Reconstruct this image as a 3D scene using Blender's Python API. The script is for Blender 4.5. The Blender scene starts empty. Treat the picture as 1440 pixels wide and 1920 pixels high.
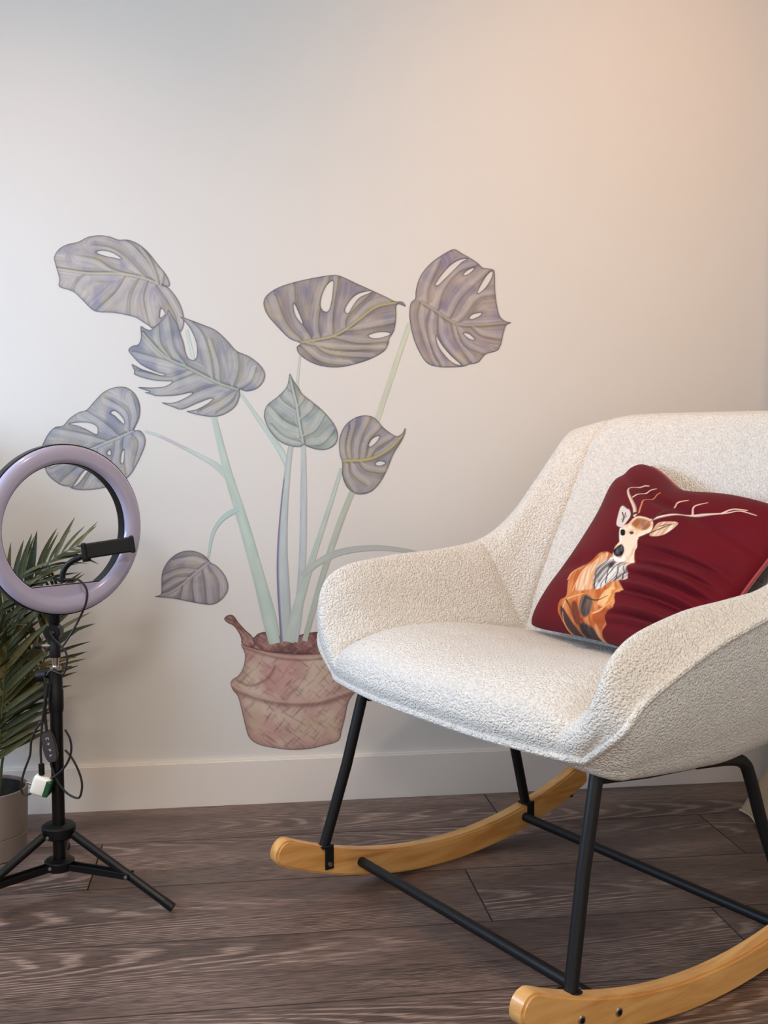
import bpy, bmesh, math, random
import numpy as np
from mathutils import Vector, Matrix
from mathutils.geometry import delaunay_2d_cdt

random.seed(7)
S = bpy.context.scene
COL = S.collection

# ------------------------------------------------------------------ camera
FPX = 2000.0
CAM = np.array([0.0, -2.69, 0.93])
PITCH, YAW = math.atan(140 / FPX), math.radians(7.8)
FW = np.array([math.sin(YAW) * math.cos(PITCH), math.cos(YAW) * math.cos(PITCH), -math.sin(PITCH)])
RT = np.array([math.cos(YAW), -math.sin(YAW), 0.0])
UP = np.cross(RT, FW)
cd = bpy.data.cameras.new('camera')
cd.sensor_fit = 'HORIZONTAL'
cd.sensor_width = 36.0
cd.lens = 36.0 * FPX / 1440.0
cam = bpy.data.objects.new('camera', cd)
COL.objects.link(cam)
cam.location = CAM
cam.rotation_euler = Vector(FW).to_track_quat('-Z', 'Y').to_euler()
S.camera = cam

# ------------------------------------------------------------------ light
vs = S.view_settings
vs.view_transform = 'Standard'
vs.look = 'None'
vs.gamma = 1.0
vs.use_curve_mapping = False
vs.exposure = -0.14

w = bpy.data.worlds.new('world')
S.world = w
w.use_nodes = True
bg = w.node_tree.nodes['Background']
bg.inputs[0].default_value = (1.0, 0.91, 0.79, 1)
bg.inputs[1].default_value = 1.15


def area(name, loc, target, sx, sy, power, color):
    l = bpy.data.lights.new(name, 'AREA')
    l.shape = 'RECTANGLE'
    l.size, l.size_y = sx, sy
    l.energy = power
    l.color = color
    o = bpy.data.objects.new(name, l)
    COL.objects.link(o)
    o.location = loc
    d = Vector(target) - Vector(loc)
    o.rotation_euler = d.to_track_quat('-Z', 'Y').to_euler()
    return o


def spot(name, loc, target, power, color, angle, blend=1.0, radius=0.05):
    l = bpy.data.lights.new(name, 'SPOT')
    l.energy = power
    l.color = color
    l.spot_size = math.radians(angle)
    l.spot_blend = blend
    l.shadow_soft_size = radius
    o = bpy.data.objects.new(name, l)
    COL.objects.link(o)
    o.location = loc
    o.rotation_euler = (Vector(target) - Vector(loc)).to_track_quat('-Z', 'Y').to_euler()
    return o


# daylight through the window in the left wall, flush in its opening
area('window_left_offscreen', (-1.345, -1.05, 1.10), (0.0, -1.05, 1.10), 0.96, 0.58, 32, (0.50, 0.72, 1.0))
# ceiling light of the room behind the photographer
area('room_light_rear_offscreen', (-0.50, -4.10, 2.43), (0.25, -0.5, 0.6), 0.6, 0.45, 46, (1.0, 0.95, 0.90))
# warm ceiling downlights above the frame
spot('ceiling_spot_right_offscreen', (1.10, -1.45, 2.44), (1.02, 0.0, 1.55), 90, (1.0, 0.58, 0.32), 74, radius=0.08)
spot('ceiling_spot_middle_offscreen', (0.35, -1.75, 2.44), (0.45, -0.7, 0.5), 60, (1.0, 0.74, 0.50), 110)
spot('ceiling_spot_left_offscreen', (-0.75, -0.70, 2.44), (-0.25, -0.1, 0.3), 30, (1.0, 0.60, 0.34), 85)


# ------------------------------------------------------------------ helpers
def lin(c):
    c = np.asarray(c, float) / 255.0
    return np.where(c <= 0.04045, c / 12.92, ((c + 0.055) / 1.055) ** 2.4)


def L4(c):
    return tuple(float(v) for v in lin(c)) + (1.0,)


def ray(px):
    px = np.atleast_2d(np.asarray(px, float))
    return FW + (px[:, 0:1] - 720) / FPX * RT - (px[:, 1:2] - 960) / FPX * UP


def hit(px, n, c):
    """photo points carried onto the plane n.P = c"""
    d = ray(px)
    n = np.asarray(n, float)
    t = (c - CAM @ n) / (d @ n)
    return CAM + d * t[:, None]


FH = np.array([math.sin(YAW), math.cos(YAW), 0.0])


def at(px, depth):
    """photo points carried to an upright plane at a given distance"""
    d = ray(px)
    return CAM + d * (np.asarray(depth, float).reshape(-1, 1) / (d @ FH)[:, None])


def tr(x0, y0, s, pts):
    a = np.asarray(pts, float)
    out = a.copy()
    out[:, 0] = x0 + a[:, 0] * s
    out[:, 1] = y0 + a[:, 1] * s
    return out


def catmull(P, n=8, closed=False):
    P = np.asarray(P, float)
    m = len(P)
    out = []
    rng = range(m if closed else m - 1)
    for i in rng:
        if closed:
            a, b, c, d = P[(i - 1) % m], P[i], P[(i + 1) % m], P[(i + 2) % m]
        else:
            a = P[i - 1] if i > 0 else 2 * P[0] - P[1]
            b, c = P[i], P[i + 1]
            d = P[i + 2] if i + 2 < m else 2 * P[-1] - P[-2]
        for k in range(n):
            t = k / n
            out.append(0.5 * ((2 * b) + (c - a) * t + (2 * a - 5 * b + 4 * c - d) * t * t + (3 * b - a - 3 * c + d) * t ** 3))
    if not closed:
        out.append(P[-1])
    return np.array(out)


def obj(name, verts, faces, mat=None, parent=None, smooth=True, colors=None, attr='paint'):
    me = bpy.data.meshes.new(name)
    me.from_pydata([tuple(map(float, v)) for v in verts], [], [tuple(map(int, f)) for f in faces])
    if colors is not None:
        ca = me.color_attributes.new(attr, 'FLOAT_COLOR', 'POINT')
        c4 = np.ones((len(verts), 4), np.float32)
        c4[:, :3] = colors
        ca.data.foreach_set('color', c4.ravel())
    me.update()
    if smooth:
        me.polygons.foreach_set('use_smooth', [True] * len(me.polygons))
    o = bpy.data.objects.new(name, me)
    COL.objects.link(o)
    if mat:
        me.materials.append(mat)
    if parent:
        o.parent = parent
    return o


def bmobj(name, bm, mat=None, parent=None, smooth=False):
    me = bpy.data.meshes.new(name)
    bm.normal_update()
    bm.to_mesh(me)
    bm.free()
    if smooth:
        me.polygons.foreach_set('use_smooth', [True] * len(me.polygons))
    o = bpy.data.objects.new(name, me)
    COL.objects.link(o)
    if mat:
        me.materials.append(mat)
    if parent:
        o.parent = parent
    return o


def empty(name, loc, rz=0.0):
    o = bpy.data.objects.new(name, None)
    COL.objects.link(o)
    o.empty_display_size = 0.05
    o.location = loc
    o.rotation_euler = (0, 0, rz)
    return o


def tag(o, label, cat, group=None):
    o['label'] = label
    o['category'] = cat
    if group:
        o['group'] = group
    return o


def tube_geo(P, r, n=10, closed=False, cap=True):
    P = np.asarray(P, float)
    m = len(P)
    r = np.broadcast_to(np.asarray(r, float), (m,))
    T = np.zeros_like(P)
    for i in range(m):
        if closed:
            T[i] = P[(i + 1) % m] - P[(i - 1) % m]
        else:
            T[i] = P[min(i + 1, m - 1)] - P[max(i - 1, 0)]
        T[i] /= np.linalg.norm(T[i]) + 1e-12
    u = np.cross(T[0], [0, 0, 1.0])
    if np.linalg.norm(u) < 1e-3:
        u = np.cross(T[0], [1.0, 0, 0])
    u /= np.linalg.norm(u)
    V, F = [], []
    for i in range(m):
        u = u - T[i] * (u @ T[i])
        u /= np.linalg.norm(u) + 1e-12
        v = np.cross(T[i], u)
        for k in range(n):
            a = 2 * math.pi * k / n
            V.append(P[i] + r[i] * (math.cos(a) * u + math.sin(a) * v))
    for i in range(m if closed else m - 1):
        j = (i + 1) % m
        for k in range(n):
            l = (k + 1) % n
            F.append((i * n + k, i * n + l, j * n + l, j * n + k))
    if cap and not closed:
        F.append(tuple(range(n - 1, -1, -1)))
        F.append(tuple((m - 1) * n + k for k in range(n)))
    return V, F


def tube(name, P, r, mat, parent=None, n=10, closed=False):
    V, F = tube_geo(P, r, n, closed)
    o = obj(name, V, F, mat, parent)
    auto(o)
    return o


def auto(o, ang=40):
    """sharp edges above an angle so caps stay crisp"""
    me = o.data
    bm = bmesh.new()
    bm.from_mesh(me)
    lim = math.radians(ang)
    for e in bm.edges:
        if len(e.link_faces) == 2 and e.calc_face_angle(0) > lim:
            e.smooth = False
    bm.to_mesh(me)
    bm.free()
    return o


def lathe_geo(prof, n=40, axis=None):
    V, F = [], []
    m = len(prof)
    for (r, z) in prof:
        for k in range(n):
            a = 2 * math.pi * k / n
            V.append((r * math.cos(a), r * math.sin(a), z))
    for i in range(m - 1):
        for k in range(n):
            l = (k + 1) % n
            F.append((i * n + k, i * n + l, (i + 1) * n + l, (i + 1) * n + k))
    return V, F


def box_bm(size, center=(0, 0, 0), bevel=0.0, rot=None, seg=2):
    bm = bmesh.new()
    bmesh.ops.create_cube(bm, size=1.0)
    bmesh.ops.scale(bm, vec=Vector(size), verts=bm.verts)
    if bevel > 0:
        bmesh.ops.bevel(bm, geom=list(bm.edges), offset=bevel, segments=seg, affect='EDGES', profile=0.5)
    if rot is not None:
        bmesh.ops.transform(bm, matrix=rot.to_4x4(), verts=bm.verts)
    bmesh.ops.translate(bm, vec=Vector(center), verts=bm.verts)
    return bm


def basis(x, y):
    x = Vector(x).normalized()
    y = Vector(y)
    z = x.cross(y).normalized()
    y = z.cross(x).normalized()
    return Matrix((x, y, z)).transposed()


def hsh(ix, iy, seed):
    v = np.sin(ix * 127.1 + iy * 311.7 + seed * 74.7) * 43758.5453
    return v - np.floor(v)


def vnoise(x, y, seed=0):
    x = np.asarray(x, float)
    y = np.asarray(y, float)
    ix, iy = np.floor(x), np.floor(y)
    fx, fy = x - ix, y - iy
    fx = fx * fx * (3 - 2 * fx)
    fy = fy * fy * (3 - 2 * fy)
    a = hsh(ix, iy, seed)
    b = hsh(ix + 1, iy, seed)
    c = hsh(ix, iy + 1, seed)
    d = hsh(ix + 1, iy + 1, seed)
    return (a * (1 - fx) + b * fx) * (1 - fy) + (c * (1 - fx) + d * fx) * fy


def inpoly(pts, poly):
    x, y = pts[:, 0], pts[:, 1]
    res = np.zeros(len(pts), bool)
    n = len(poly)
    j = n - 1
    for i in range(n):
        xi, yi = poly[i]
        xj, yj = poly[j]
        if yi != yj:
            c = ((yi > y) != (yj > y)) & (x < (xj - xi) * (y - yi) / (yj - yi) + xi)
            res ^= c
        j = i
    return res


def segdist(pts, line, closed=False):
    """distance, signed side and running length to the nearest piece of a polyline"""
    best = np.full(len(pts), 1e9)
    side = np.zeros(len(pts))
    along = np.zeros(len(pts))
    n = len(line)
    acc = 0.0
    for i in range(n if closed else n - 1):
        a, b = line[i], line[(i + 1) % n]
        ab = b - a
        l2 = ab @ ab + 1e-12
        ap = pts - a
        t = np.clip((ap @ ab) / l2, 0, 1)
        q = ap - t[:, None] * ab
        d = np.hypot(q[:, 0], q[:, 1])
        m = d < best
        best[m] = d[m]
        cr = ab[0] * ap[:, 1] - ab[1] * ap[:, 0]
        side[m] = np.sign(cr[m])
        along[m] = acc + t[m] * math.sqrt(l2)
        acc += math.sqrt(l2)
    return best, side, along


# ------------------------------------------------------------------ materials
def mat(name, color=(200, 200, 200), rough=0.5, metal=0.0, spec=0.5, coat=0.0, sheen=0.0):
    m = bpy.data.materials.new(name)
    m.use_nodes = True
    b = m.node_tree.nodes['Principled BSDF']
    b.inputs['Base Color'].default_value = L4(color)
    b.inputs['Roughness'].default_value = rough
    b.inputs['Metallic'].default_value = metal
    b.inputs['Specular IOR Level'].default_value = spec
    b.inputs['Coat Weight'].default_value = coat
    b.inputs['Sheen Weight'].default_value = sheen
    return m


class NT:
    def __init__(self, m):
        self.t = m.node_tree
        self.b = self.t.nodes['Principled BSDF']

    def n(self, typ, **kw):
        nd = self.t.nodes.new(typ)
        for k, v in kw.items():
            if k.startswith('in_'):
                key = k[3:]
                key = int(key) if key.isdigit() else key.replace('_', ' ')
                nd.inputs[key].default_value = v
            else:
                setattr(nd, k, v)
        return nd

    def l(self, a, ao, b, bi):
        self.t.links.new(a.outputs[ao], b.inputs[bi])


def ramp(nt, stops):
    r = nt.n('ShaderNodeValToRGB')
    e = r.color_ramp.elements
    while len(e) < len(stops):
        e.new(0.5)
    for i, (p, c) in enumerate(stops):
        e[i].position = p
        e[i].color = c if len(c) == 4 else L4(c)
    return r


def noise_bump(m, scale, strength, dist, detail=3.0, colors=None, mapping=None):
    nt = NT(m)
    tc = nt.n('ShaderNodeTexCoord')
    src, so = tc, 'Object'
    if mapping:
        mp = nt.n('ShaderNodeMapping')
        mp.inputs['Scale'].default_value = mapping
        nt.l(tc, 'Object', mp, 'Vector')
        src, so = mp, 'Vector'
    no = nt.n('ShaderNodeTexNoise')
    no.inputs['Scale'].default_value = scale
    no.inputs['Detail'].default_value = detail
    nt.l(src, so, no, 'Vector')
    bu = nt.n('ShaderNodeBump')
    bu.inputs['Strength'].default_value = strength
    bu.inputs['Distance'].default_value = dist
    nt.l(no, 'Fac', bu, 'Height')
    nt.l(bu, 'Normal', nt.b, 'Normal')
    if colors:
        r = ramp(nt, colors)
        nt.l(no, 'Fac', r, 'Fac')
        nt.l(r, 'Color', nt.b, 'Base Color')
    return m


WALL_RGB = (212, 209, 205)
M = {}
M['wall'] = noise_bump(mat('wall_paint', WALL_RGB, 0.75, spec=0.25), 180, 0.08, 0.002)
M['ceiling'] = mat('ceiling_paint', (238, 236, 232), 0.8)
M['trim'] = mat('trim_paint', (226, 219, 212), 0.42)
M['black_metal'] = noise_bump(mat('black_powder_coat', (14, 15, 18), 0.5, spec=0.35), 400, 0.1, 0.0005)
M['black_plastic'] = mat('black_plastic', (9, 9, 10), 0.42, spec=0.3)
M['black_satin'] = mat('black_satin_tube', (8, 8, 10), 0.32, spec=0.35)
M['chrome'] = mat('chrome', (210, 205, 200), 0.18, metal=1.0)
M['screw'] = mat('zinc_screw', (180, 178, 176), 0.3, metal=1.0)
M['diffuser'] = mat('lamp_diffuser', (168, 162, 186), 0.2, coat=0.5)
M['plate'] = mat('lamp_plate', (168, 162, 186), 0.45)
M['cable'] = mat('black_cable', (20, 18, 18), 0.5)
M['ctrl'] = mat('remote_plastic', (52, 46, 48), 0.55)
M['print_white'] = mat('white_print', (190, 186, 186), 0.6)
M['adapter'] = mat('white_adapter', (232, 224, 212), 0.4)
M['adapter_green'] = mat('green_sticker', (28, 74, 40), 0.5)
M['pot'] = noise_bump(mat('grey_pot', (128, 116, 108), 0.6), 300, 0.1, 0.001)
M['pot_dark'] = mat('dark_inner_pot', (38, 35, 33), 0.6)
M['soil'] = noise_bump(mat('soil', (30, 25, 21), 0.9), 200, 0.6, 0.01)
M['hem'] = mat('curtain_hem', (206, 188, 158), 0.85)
M['velvet_piping'] = mat('crimson_piping', (150, 12, 36), 0.5, sheen=0.6)
M['glass'] = mat('window_glass', (240, 245, 250), 0.02)

m = mat('leaf_green', (70, 82, 44), 0.6, spec=0.3)
nt = NT(m)
oi = nt.n('ShaderNodeObjectInfo')
r = ramp(nt, [(0.0, (36, 44, 22)), (0.45, (58, 62, 30)), (0.8, (84, 80, 42)), (1.0, (112, 98, 60))])
nt.l(oi, 'Random', r, 'Fac')
tc = nt.n('ShaderNodeTexCoord')
no = nt.n('ShaderNodeTexNoise', in_Scale=14.0, in_Detail=2.0)
nt.l(tc, 'Object', no, 'Vector')
mx = nt.n('ShaderNodeMixRGB', blend_type='MULTIPLY', in_0=0.5)
nt.l(r, 'Color', mx, 1)
r2 = ramp(nt, [(0.3, (150, 150, 150)), (0.7, (255, 255, 255))])
nt.l(no, 'Fac', r2, 'Fac')
nt.l(r2, 'Color', mx, 2)
nt.l(mx, 'Color', nt.b, 'Base Color')
M['leaf'] = m
M['stalk'] = mat('leaf_stalk', (72, 78, 40), 0.5)

# curtain linen
M['curtain'] = noise_bump(mat('beige_linen', (178, 156, 126), 0.9, sheen=0.2), 300, 0.3, 0.002, 4)

# boucle wool
m = mat('boucle', (226, 214, 198), 0.95, spec=0.15, sheen=0.25)
nt = NT(m)
tc = nt.n('ShaderNodeTexCoord')
no0 = nt.n('ShaderNodeTexNoise', in_Scale=90.0, in_Detail=2.0)
nt.l(tc, 'Object', no0, 'Vector')
mixv = nt.n('ShaderNodeMixRGB', blend_type='ADD', in_0=0.005)
nt.l(tc, 'Object', mixv, 1)
nt.l(no0, 'Color', mixv, 2)
vo = nt.n('ShaderNodeTexVoronoi', feature='SMOOTH_F1', in_Scale=250.0, in_Smoothness=0.5)
nt.l(mixv, 'Color', vo, 'Vector')
no1 = nt.n('ShaderNodeTexNoise', in_Scale=420.0, in_Detail=2.0)
nt.l(tc, 'Object', no1, 'Vector')
ad = nt.n('ShaderNodeMath', operation='MULTIPLY_ADD')
nt.l(no1, 'Fac', ad, 0)
ad.inputs[1].default_value = 0.8
nt.l(vo, 'Distance', ad, 2)
bu = nt.n('ShaderNodeBump', in_Strength=1.0, in_Distance=0.004, invert=True)
nt.l(ad, 'Value', bu, 'Height')
nt.l(bu, 'Normal', nt.b, 'Normal')
r = ramp(nt, [(0.30, (244, 240, 234)), (0.70, (234, 228, 219))])
yarn = nt.n('ShaderNodeTexNoise', in_Scale=240.0, in_Detail=1.0)
yoff = nt.n('ShaderNodeVectorMath', operation='ADD')
nt.l(tc, 'Object', yoff, 0)
yoff.inputs[1].default_value = (3.7, 1.9, 5.3)
nt.l(yoff, 'Vector', yarn, 'Vector')
nt.l(yarn, 'Fac', r, 'Fac')
nt.l(r, 'Color', nt.b, 'Base Color')
M['boucle'] = m

# rocker wood
m = mat('honey_beech', (206, 148, 84), 0.36, coat=0.25)
nt = NT(m)
tc = nt.n('ShaderNodeTexCoord')
mp = nt.n('ShaderNodeMapping')
mp.inputs['Scale'].default_value = (1.0, 0.12, 1.0)
nt.l(tc, 'Object', mp, 'Vector')
no = nt.n('ShaderNodeTexNoise', in_Scale=40.0, in_Detail=5.0, in_Distortion=0.8)
nt.l(mp, 'Vector', no, 'Vector')
r = ramp(nt, [(0.3, (196, 136, 72)), (0.5, (218, 164, 96)), (0.7, (230, 182, 116))])
nt.l(no, 'Fac', r, 'Fac')
nt.l(r, 'Color', nt.b, 'Base Color')
M['wood'] = m

# floor planks
m = mat('smoked_oak_laminate', (104, 84, 76), 0.42, spec=0.4)
nt = NT(m)
tc = nt.n('ShaderNodeTexCoord')
oi = nt.n('ShaderNodeObjectInfo')
off = nt.n('ShaderNodeVectorMath', operation='MULTIPLY')
cx = nt.n('ShaderNodeCombineXYZ')
nt.l(oi, 'Random', cx, 0)
nt.l(oi, 'Random', cx, 1)
nt.l(oi, 'Random', cx, 2)
nt.l(cx, 'Vector', off, 0)
off.inputs[1].default_value = (13.0, 7.0, 5.0)
va = nt.n('ShaderNodeVectorMath', operation='ADD')
nt.l(tc, 'Object', va, 0)
nt.l(off, 'Vector', va, 1)
mp = nt.n('ShaderNodeMapping')
mp.inputs['Scale'].default_value = (0.9, 7.0, 1.0)
nt.l(va, 'Vector', mp, 'Vector')
big = nt.n('ShaderNodeTexNoise', in_Scale=1.3, in_Detail=3.0, in_Roughness=0.45, in_Distortion=0.3)
nt.l(mp, 'Vector', big, 'Vector')
sx = nt.n('ShaderNodeSeparateXYZ')
nt.l(tc, 'Object', sx, 'Vector')
ro = nt.n('ShaderNodeMath', operation='MULTIPLY_ADD', in_1=0.16, in_2=-0.08)
nt.l(oi, 'Random', ro, 0)
yy_ = nt.n('ShaderNodeMath', operation='ADD')
nt.l(sx, 'Y', yy_, 0)
nt.l(ro, 'Value', yy_, 1)
y2 = nt.n('ShaderNodeMath', operation='POWER', in_1=2.0)
ya = nt.n('ShaderNodeMath', operation='ABSOLUTE')
nt.l(yy_, 'Value', ya, 0)
nt.l(ya, 'Value', y2, 0)
k1 = nt.n('ShaderNodeMath', operation='MULTIPLY', in_1=5200.0)
nt.l(y2, 'Value', k1, 0)
k2 = nt.n('ShaderNodeMath', operation='MULTIPLY_ADD', in_1=55.0)
nt.l(sx, 'X', k2, 0)
nt.l(k1, 'Value', k2, 2)
ma = nt.n('ShaderNodeMath', operation='MULTIPLY_ADD', in_1=46.0)
nt.l(big, 'Fac', ma, 0)
nt.l(k2, 'Value', ma, 2)
sn = nt.n('ShaderNodeMath', operation='SINE')
nt.l(ma, 'Value', sn, 0)
gr = ramp(nt, [(0.0, (0, 0, 0)), (0.5, (0, 0, 0)), (0.95, (255, 255, 255))])
mr = nt.n('ShaderNodeMapRange')
mr.inputs['From Min'].default_value = -1
nt.l(sn, 'Value', mr, 'Value')
nt.l(mr, 'Result', gr, 'Fac')
mp2 = nt.n('ShaderNodeMapping')
mp2.inputs['Scale'].default_value = (14.0, 210.0, 1.0)
nt.l(va, 'Vector', mp2, 'Vector')
fine = nt.n('ShaderNodeTexNoise', in_Scale=1.6, in_Detail=4.0)
nt.l(mp2, 'Vector', fine, 'Vector')
mp3 = nt.n('ShaderNodeMapping')
mp3.inputs['Scale'].default_value = (1.6, 6.0, 1.0)
nt.l(va, 'Vector', mp3, 'Vector')
blot = nt.n('ShaderNodeTexNoise', in_Scale=1.4, in_Detail=3.0)
nt.l(mp3, 'Vector', blot, 'Vector')
cbase = ramp(nt, [(0.3, (84, 68, 62)), (0.55, (110, 90, 82)), (0.75, (134, 112, 102))])
nt.l(blot, 'Fac', cbase, 'Fac')
cfine = ramp(nt, [(0.30, (150, 146, 143)), (0.62, (255, 255, 255))])
nt.l(fine, 'Fac', cfine, 'Fac')
mm = nt.n('ShaderNodeMixRGB', blend_type='MULTIPLY', in_0=0.9)
nt.l(cbase, 'Color', mm, 1)
nt.l(cfine, 'Color', mm, 2)
gm = nt.n('ShaderNodeMath', operation='MULTIPLY', in_1=0.62)
nt.l(gr, 'Color', gm, 0)
gm2 = nt.n('ShaderNodeMath', operation='MULTIPLY')
gx = ramp(nt, [(0.42, (20, 20, 20)), (0.56, (255, 255, 255))])
nt.l(big, 'Fac', gx, 'Fac')
nt.l(gm, 'Value', gm2, 0)
gb = ramp(nt, [(0.35, (60, 60, 60)), (0.6, (255, 255, 255))])
nt.l(fine, 'Fac', gb, 'Fac')
gxm = nt.n('ShaderNodeMath', operation='MULTIPLY')
nt.l(gx, 'Color', gxm, 0)
nt.l(gb, 'Color', gxm, 1)
nt.l(gxm, 'Value', gm2, 1)
m3 = nt.n('ShaderNodeMixRGB', blend_type='MIX')
nt.l(gm2, 'Value', m3, 0)
nt.l(mm, 'Color', m3, 1)
m3.inputs[2].default_value = L4((186, 160, 144))
nt.l(m3, 'Color', nt.b, 'Base Color')
bu = nt.n('ShaderNodeBump', in_Strength=0.25, in_Distance=0.001)
nt.l(fine, 'Fac', bu, 'Height')
nt.l(bu, 'Normal', nt.b, 'Normal')
M['plank'] = m
M['gap'] = mat('painted_seam_shade', (74, 59, 51), 0.8)  # brown darker than the planks: seam shade put into the colour


def paint_mat(name, rough=0.7, sheen=0.0, bump=None):
    m = mat(name, (200, 200, 200), rough, spec=0.25, sheen=sheen)
    nt = NT(m)
    a = nt.n('ShaderNodeAttribute', attribute_name='paint')
    nt.l(a, 'Color', nt.b, 'Base Color')
    if bump:
        tc = nt.n('ShaderNodeTexCoord')
        no = nt.n('ShaderNodeTexNoise', in_Scale=bump[0], in_Detail=2.0)
        nt.l(tc, 'Object', no, 'Vector')
        bu = nt.n('ShaderNodeBump', in_Strength=bump[1], in_Distance=0.001)
        nt.l(no, 'Fac', bu, 'Height')
        nt.l(bu, 'Normal', nt.b, 'Normal')
    return m


M['mural'] = paint_mat('watercolour_print')
M['velvet'] = paint_mat('printed_velvet', 0.65, sheen=0.03, bump=(500, 0.1))
M['velvet'].node_tree.nodes['Principled BSDF'].inputs['Specular IOR Level'].default_value = 0.12


# ------------------------------------------------------------------ the room
def struct(name, bm, m, parent=None):
    o = bmobj(name, bm, m, parent)
    if parent is None:
        o['kind'] = 'structure'
    return o


XL, XR, YB, ZC = -1.25, 1.50, -4.3, 2.46
struct('wall_back', box_bm((XR - XL + 0.24, 0.12, ZC + 0.112), ((XL + XR) / 2, 0.06, ZC / 2 - 0.056)), M['wall'])
struct('wall_right', box_bm((0.12, -YB, ZC + 0.112), (XR + 0.06, YB / 2, ZC / 2 - 0.056)), M['wall'])
bm = bmesh.new()
WY0, WY1, WZ0, WZ1 = -1.58, -0.52, 0.76, 1.44


def addbox(bm, x0, x1, y0, y1, z0, z1):
    b = bmesh.ops.create_cube(bm, size=1.0)
    for v in b['verts']:
        v.co = Vector((x0 + (v.co.x + 0.5) * (x1 - x0), y0 + (v.co.y + 0.5) * (y1 - y0), z0 + (v.co.z + 0.5) * (z1 - z0)))


addbox(bm, XL - 0.12, XL, YB, WY0, -0.112, ZC)
addbox(bm, XL - 0.12, XL, WY1, 0, -0.112, ZC)
addbox(bm, XL - 0.12, XL, WY0, WY1, -0.112, WZ0)
addbox(bm, XL - 0.12, XL, WY0, WY1, WZ1, ZC)
struct('wall_left', bm, M['wall'])
bm = bmesh.new()
for (a, b_, c, d) in ((WY0, WY0 + 0.05, WZ0, WZ1), (WY1 - 0.05, WY1, WZ0, WZ1), (WY0, WY1, WZ0, WZ0 + 0.05), (WY0, WY1, WZ1 - 0.05, WZ1)):
    addbox(bm, XL - 0.08, XL - 0.03, a, b_, c, d)
struct('window_1', bm, M['trim'])
struct('ceiling', box_bm((XR - XL + 0.24, -YB + 0.12, 0.1), ((XL + XR) / 2, YB / 2 + 0.06, ZC + 0.05)), M['ceiling'])
bm = box_bm((XR - XL, 0.015, 0.127), ((XL + XR) / 2, -0.0075, 0.0515))
bmesh.ops.bevel(bm, geom=[e for e in bm.edges if all(v.co.z > 0.11 and v.co.y < -0.01 for v in e.verts)], offset=0.0045, segments=2, affect='EDGES')
struct('baseboard_back', bm, M['trim'])
struct('baseboard_right', box_bm((0.015, -YB - 0.015, 0.115), (XR - 0.0075, YB / 2 - 0.0075, 0.0575)), M['trim'])

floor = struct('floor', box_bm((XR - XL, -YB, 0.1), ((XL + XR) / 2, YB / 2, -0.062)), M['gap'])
PW, PL = 0.2505, 1.4355
PLANK_MESH = {}


def plank(x0, x1, y0, y1):
    lx, ly = x1 - x0 - 0.0020, y1 - y0 - 0.0024
    key = (round(lx, 4), round(ly, 4))
    if key not in PLANK_MESH:
        bm = box_bm((lx, ly, 0.012), (0, 0, -0.006))
        top = [e for e in bm.edges if all(v.co.z > -0.001 for v in e.verts)]
        bmesh.ops.bevel(bm, geom=top, offset=0.0008, segments=1, affect='EDGES')
        me = bpy.data.meshes.new('plank')
        bm.to_mesh(me)
        bm.free()
        me.materials.append(M['plank'])
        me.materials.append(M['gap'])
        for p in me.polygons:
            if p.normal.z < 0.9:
                p.material_index = 1  # sides and bevels coloured dark so the seams read as shaded lines
        PLANK_MESH[key] = me
    o = bpy.data.objects.new('plank', PLANK_MESH[key])
    COL.objects.link(o)
    o.parent = floor
    o.location = ((x0 + x1) / 2, (y0 + y1) / 2, 0)


ROWJ = {0: 0.63, 1: -0.315, 2: 0.478, 3: 0.922}
for i in range(17):
    y1 = -0.015 if i == 0 else 0.010 - PW * i
    y0 = max(YB, 0.010 - PW * (i + 1))
    j = ROWJ.get(i, (i * 0.617) % PL)
    while j > XL:
        j -= PL
    x = j
    while x < XR:
        a, b_ = max(x, XL), min(x + PL, XR)
        if b_ - a > 0.02:
            plank(a, b_, y0, y1)
        x += PL

# ------------------------------------------------------------------ wall mural (flat print on the wall)
mural = empty('wall_mural', (0.35, 0, 0.16))
tag(mural, 'painted monstera plant mural in woven basket on the white wall', 'mural')
MOFF = np.array([0.35, 0, 0.16])
WREF = lin((224, 218, 220))
WALB = lin(WALL_RGB)


def pig(c):
    """pigment whose look on this wall is the given colour"""
    return np.clip(lin(c) / WREF * WALB, 0, 1)


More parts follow.
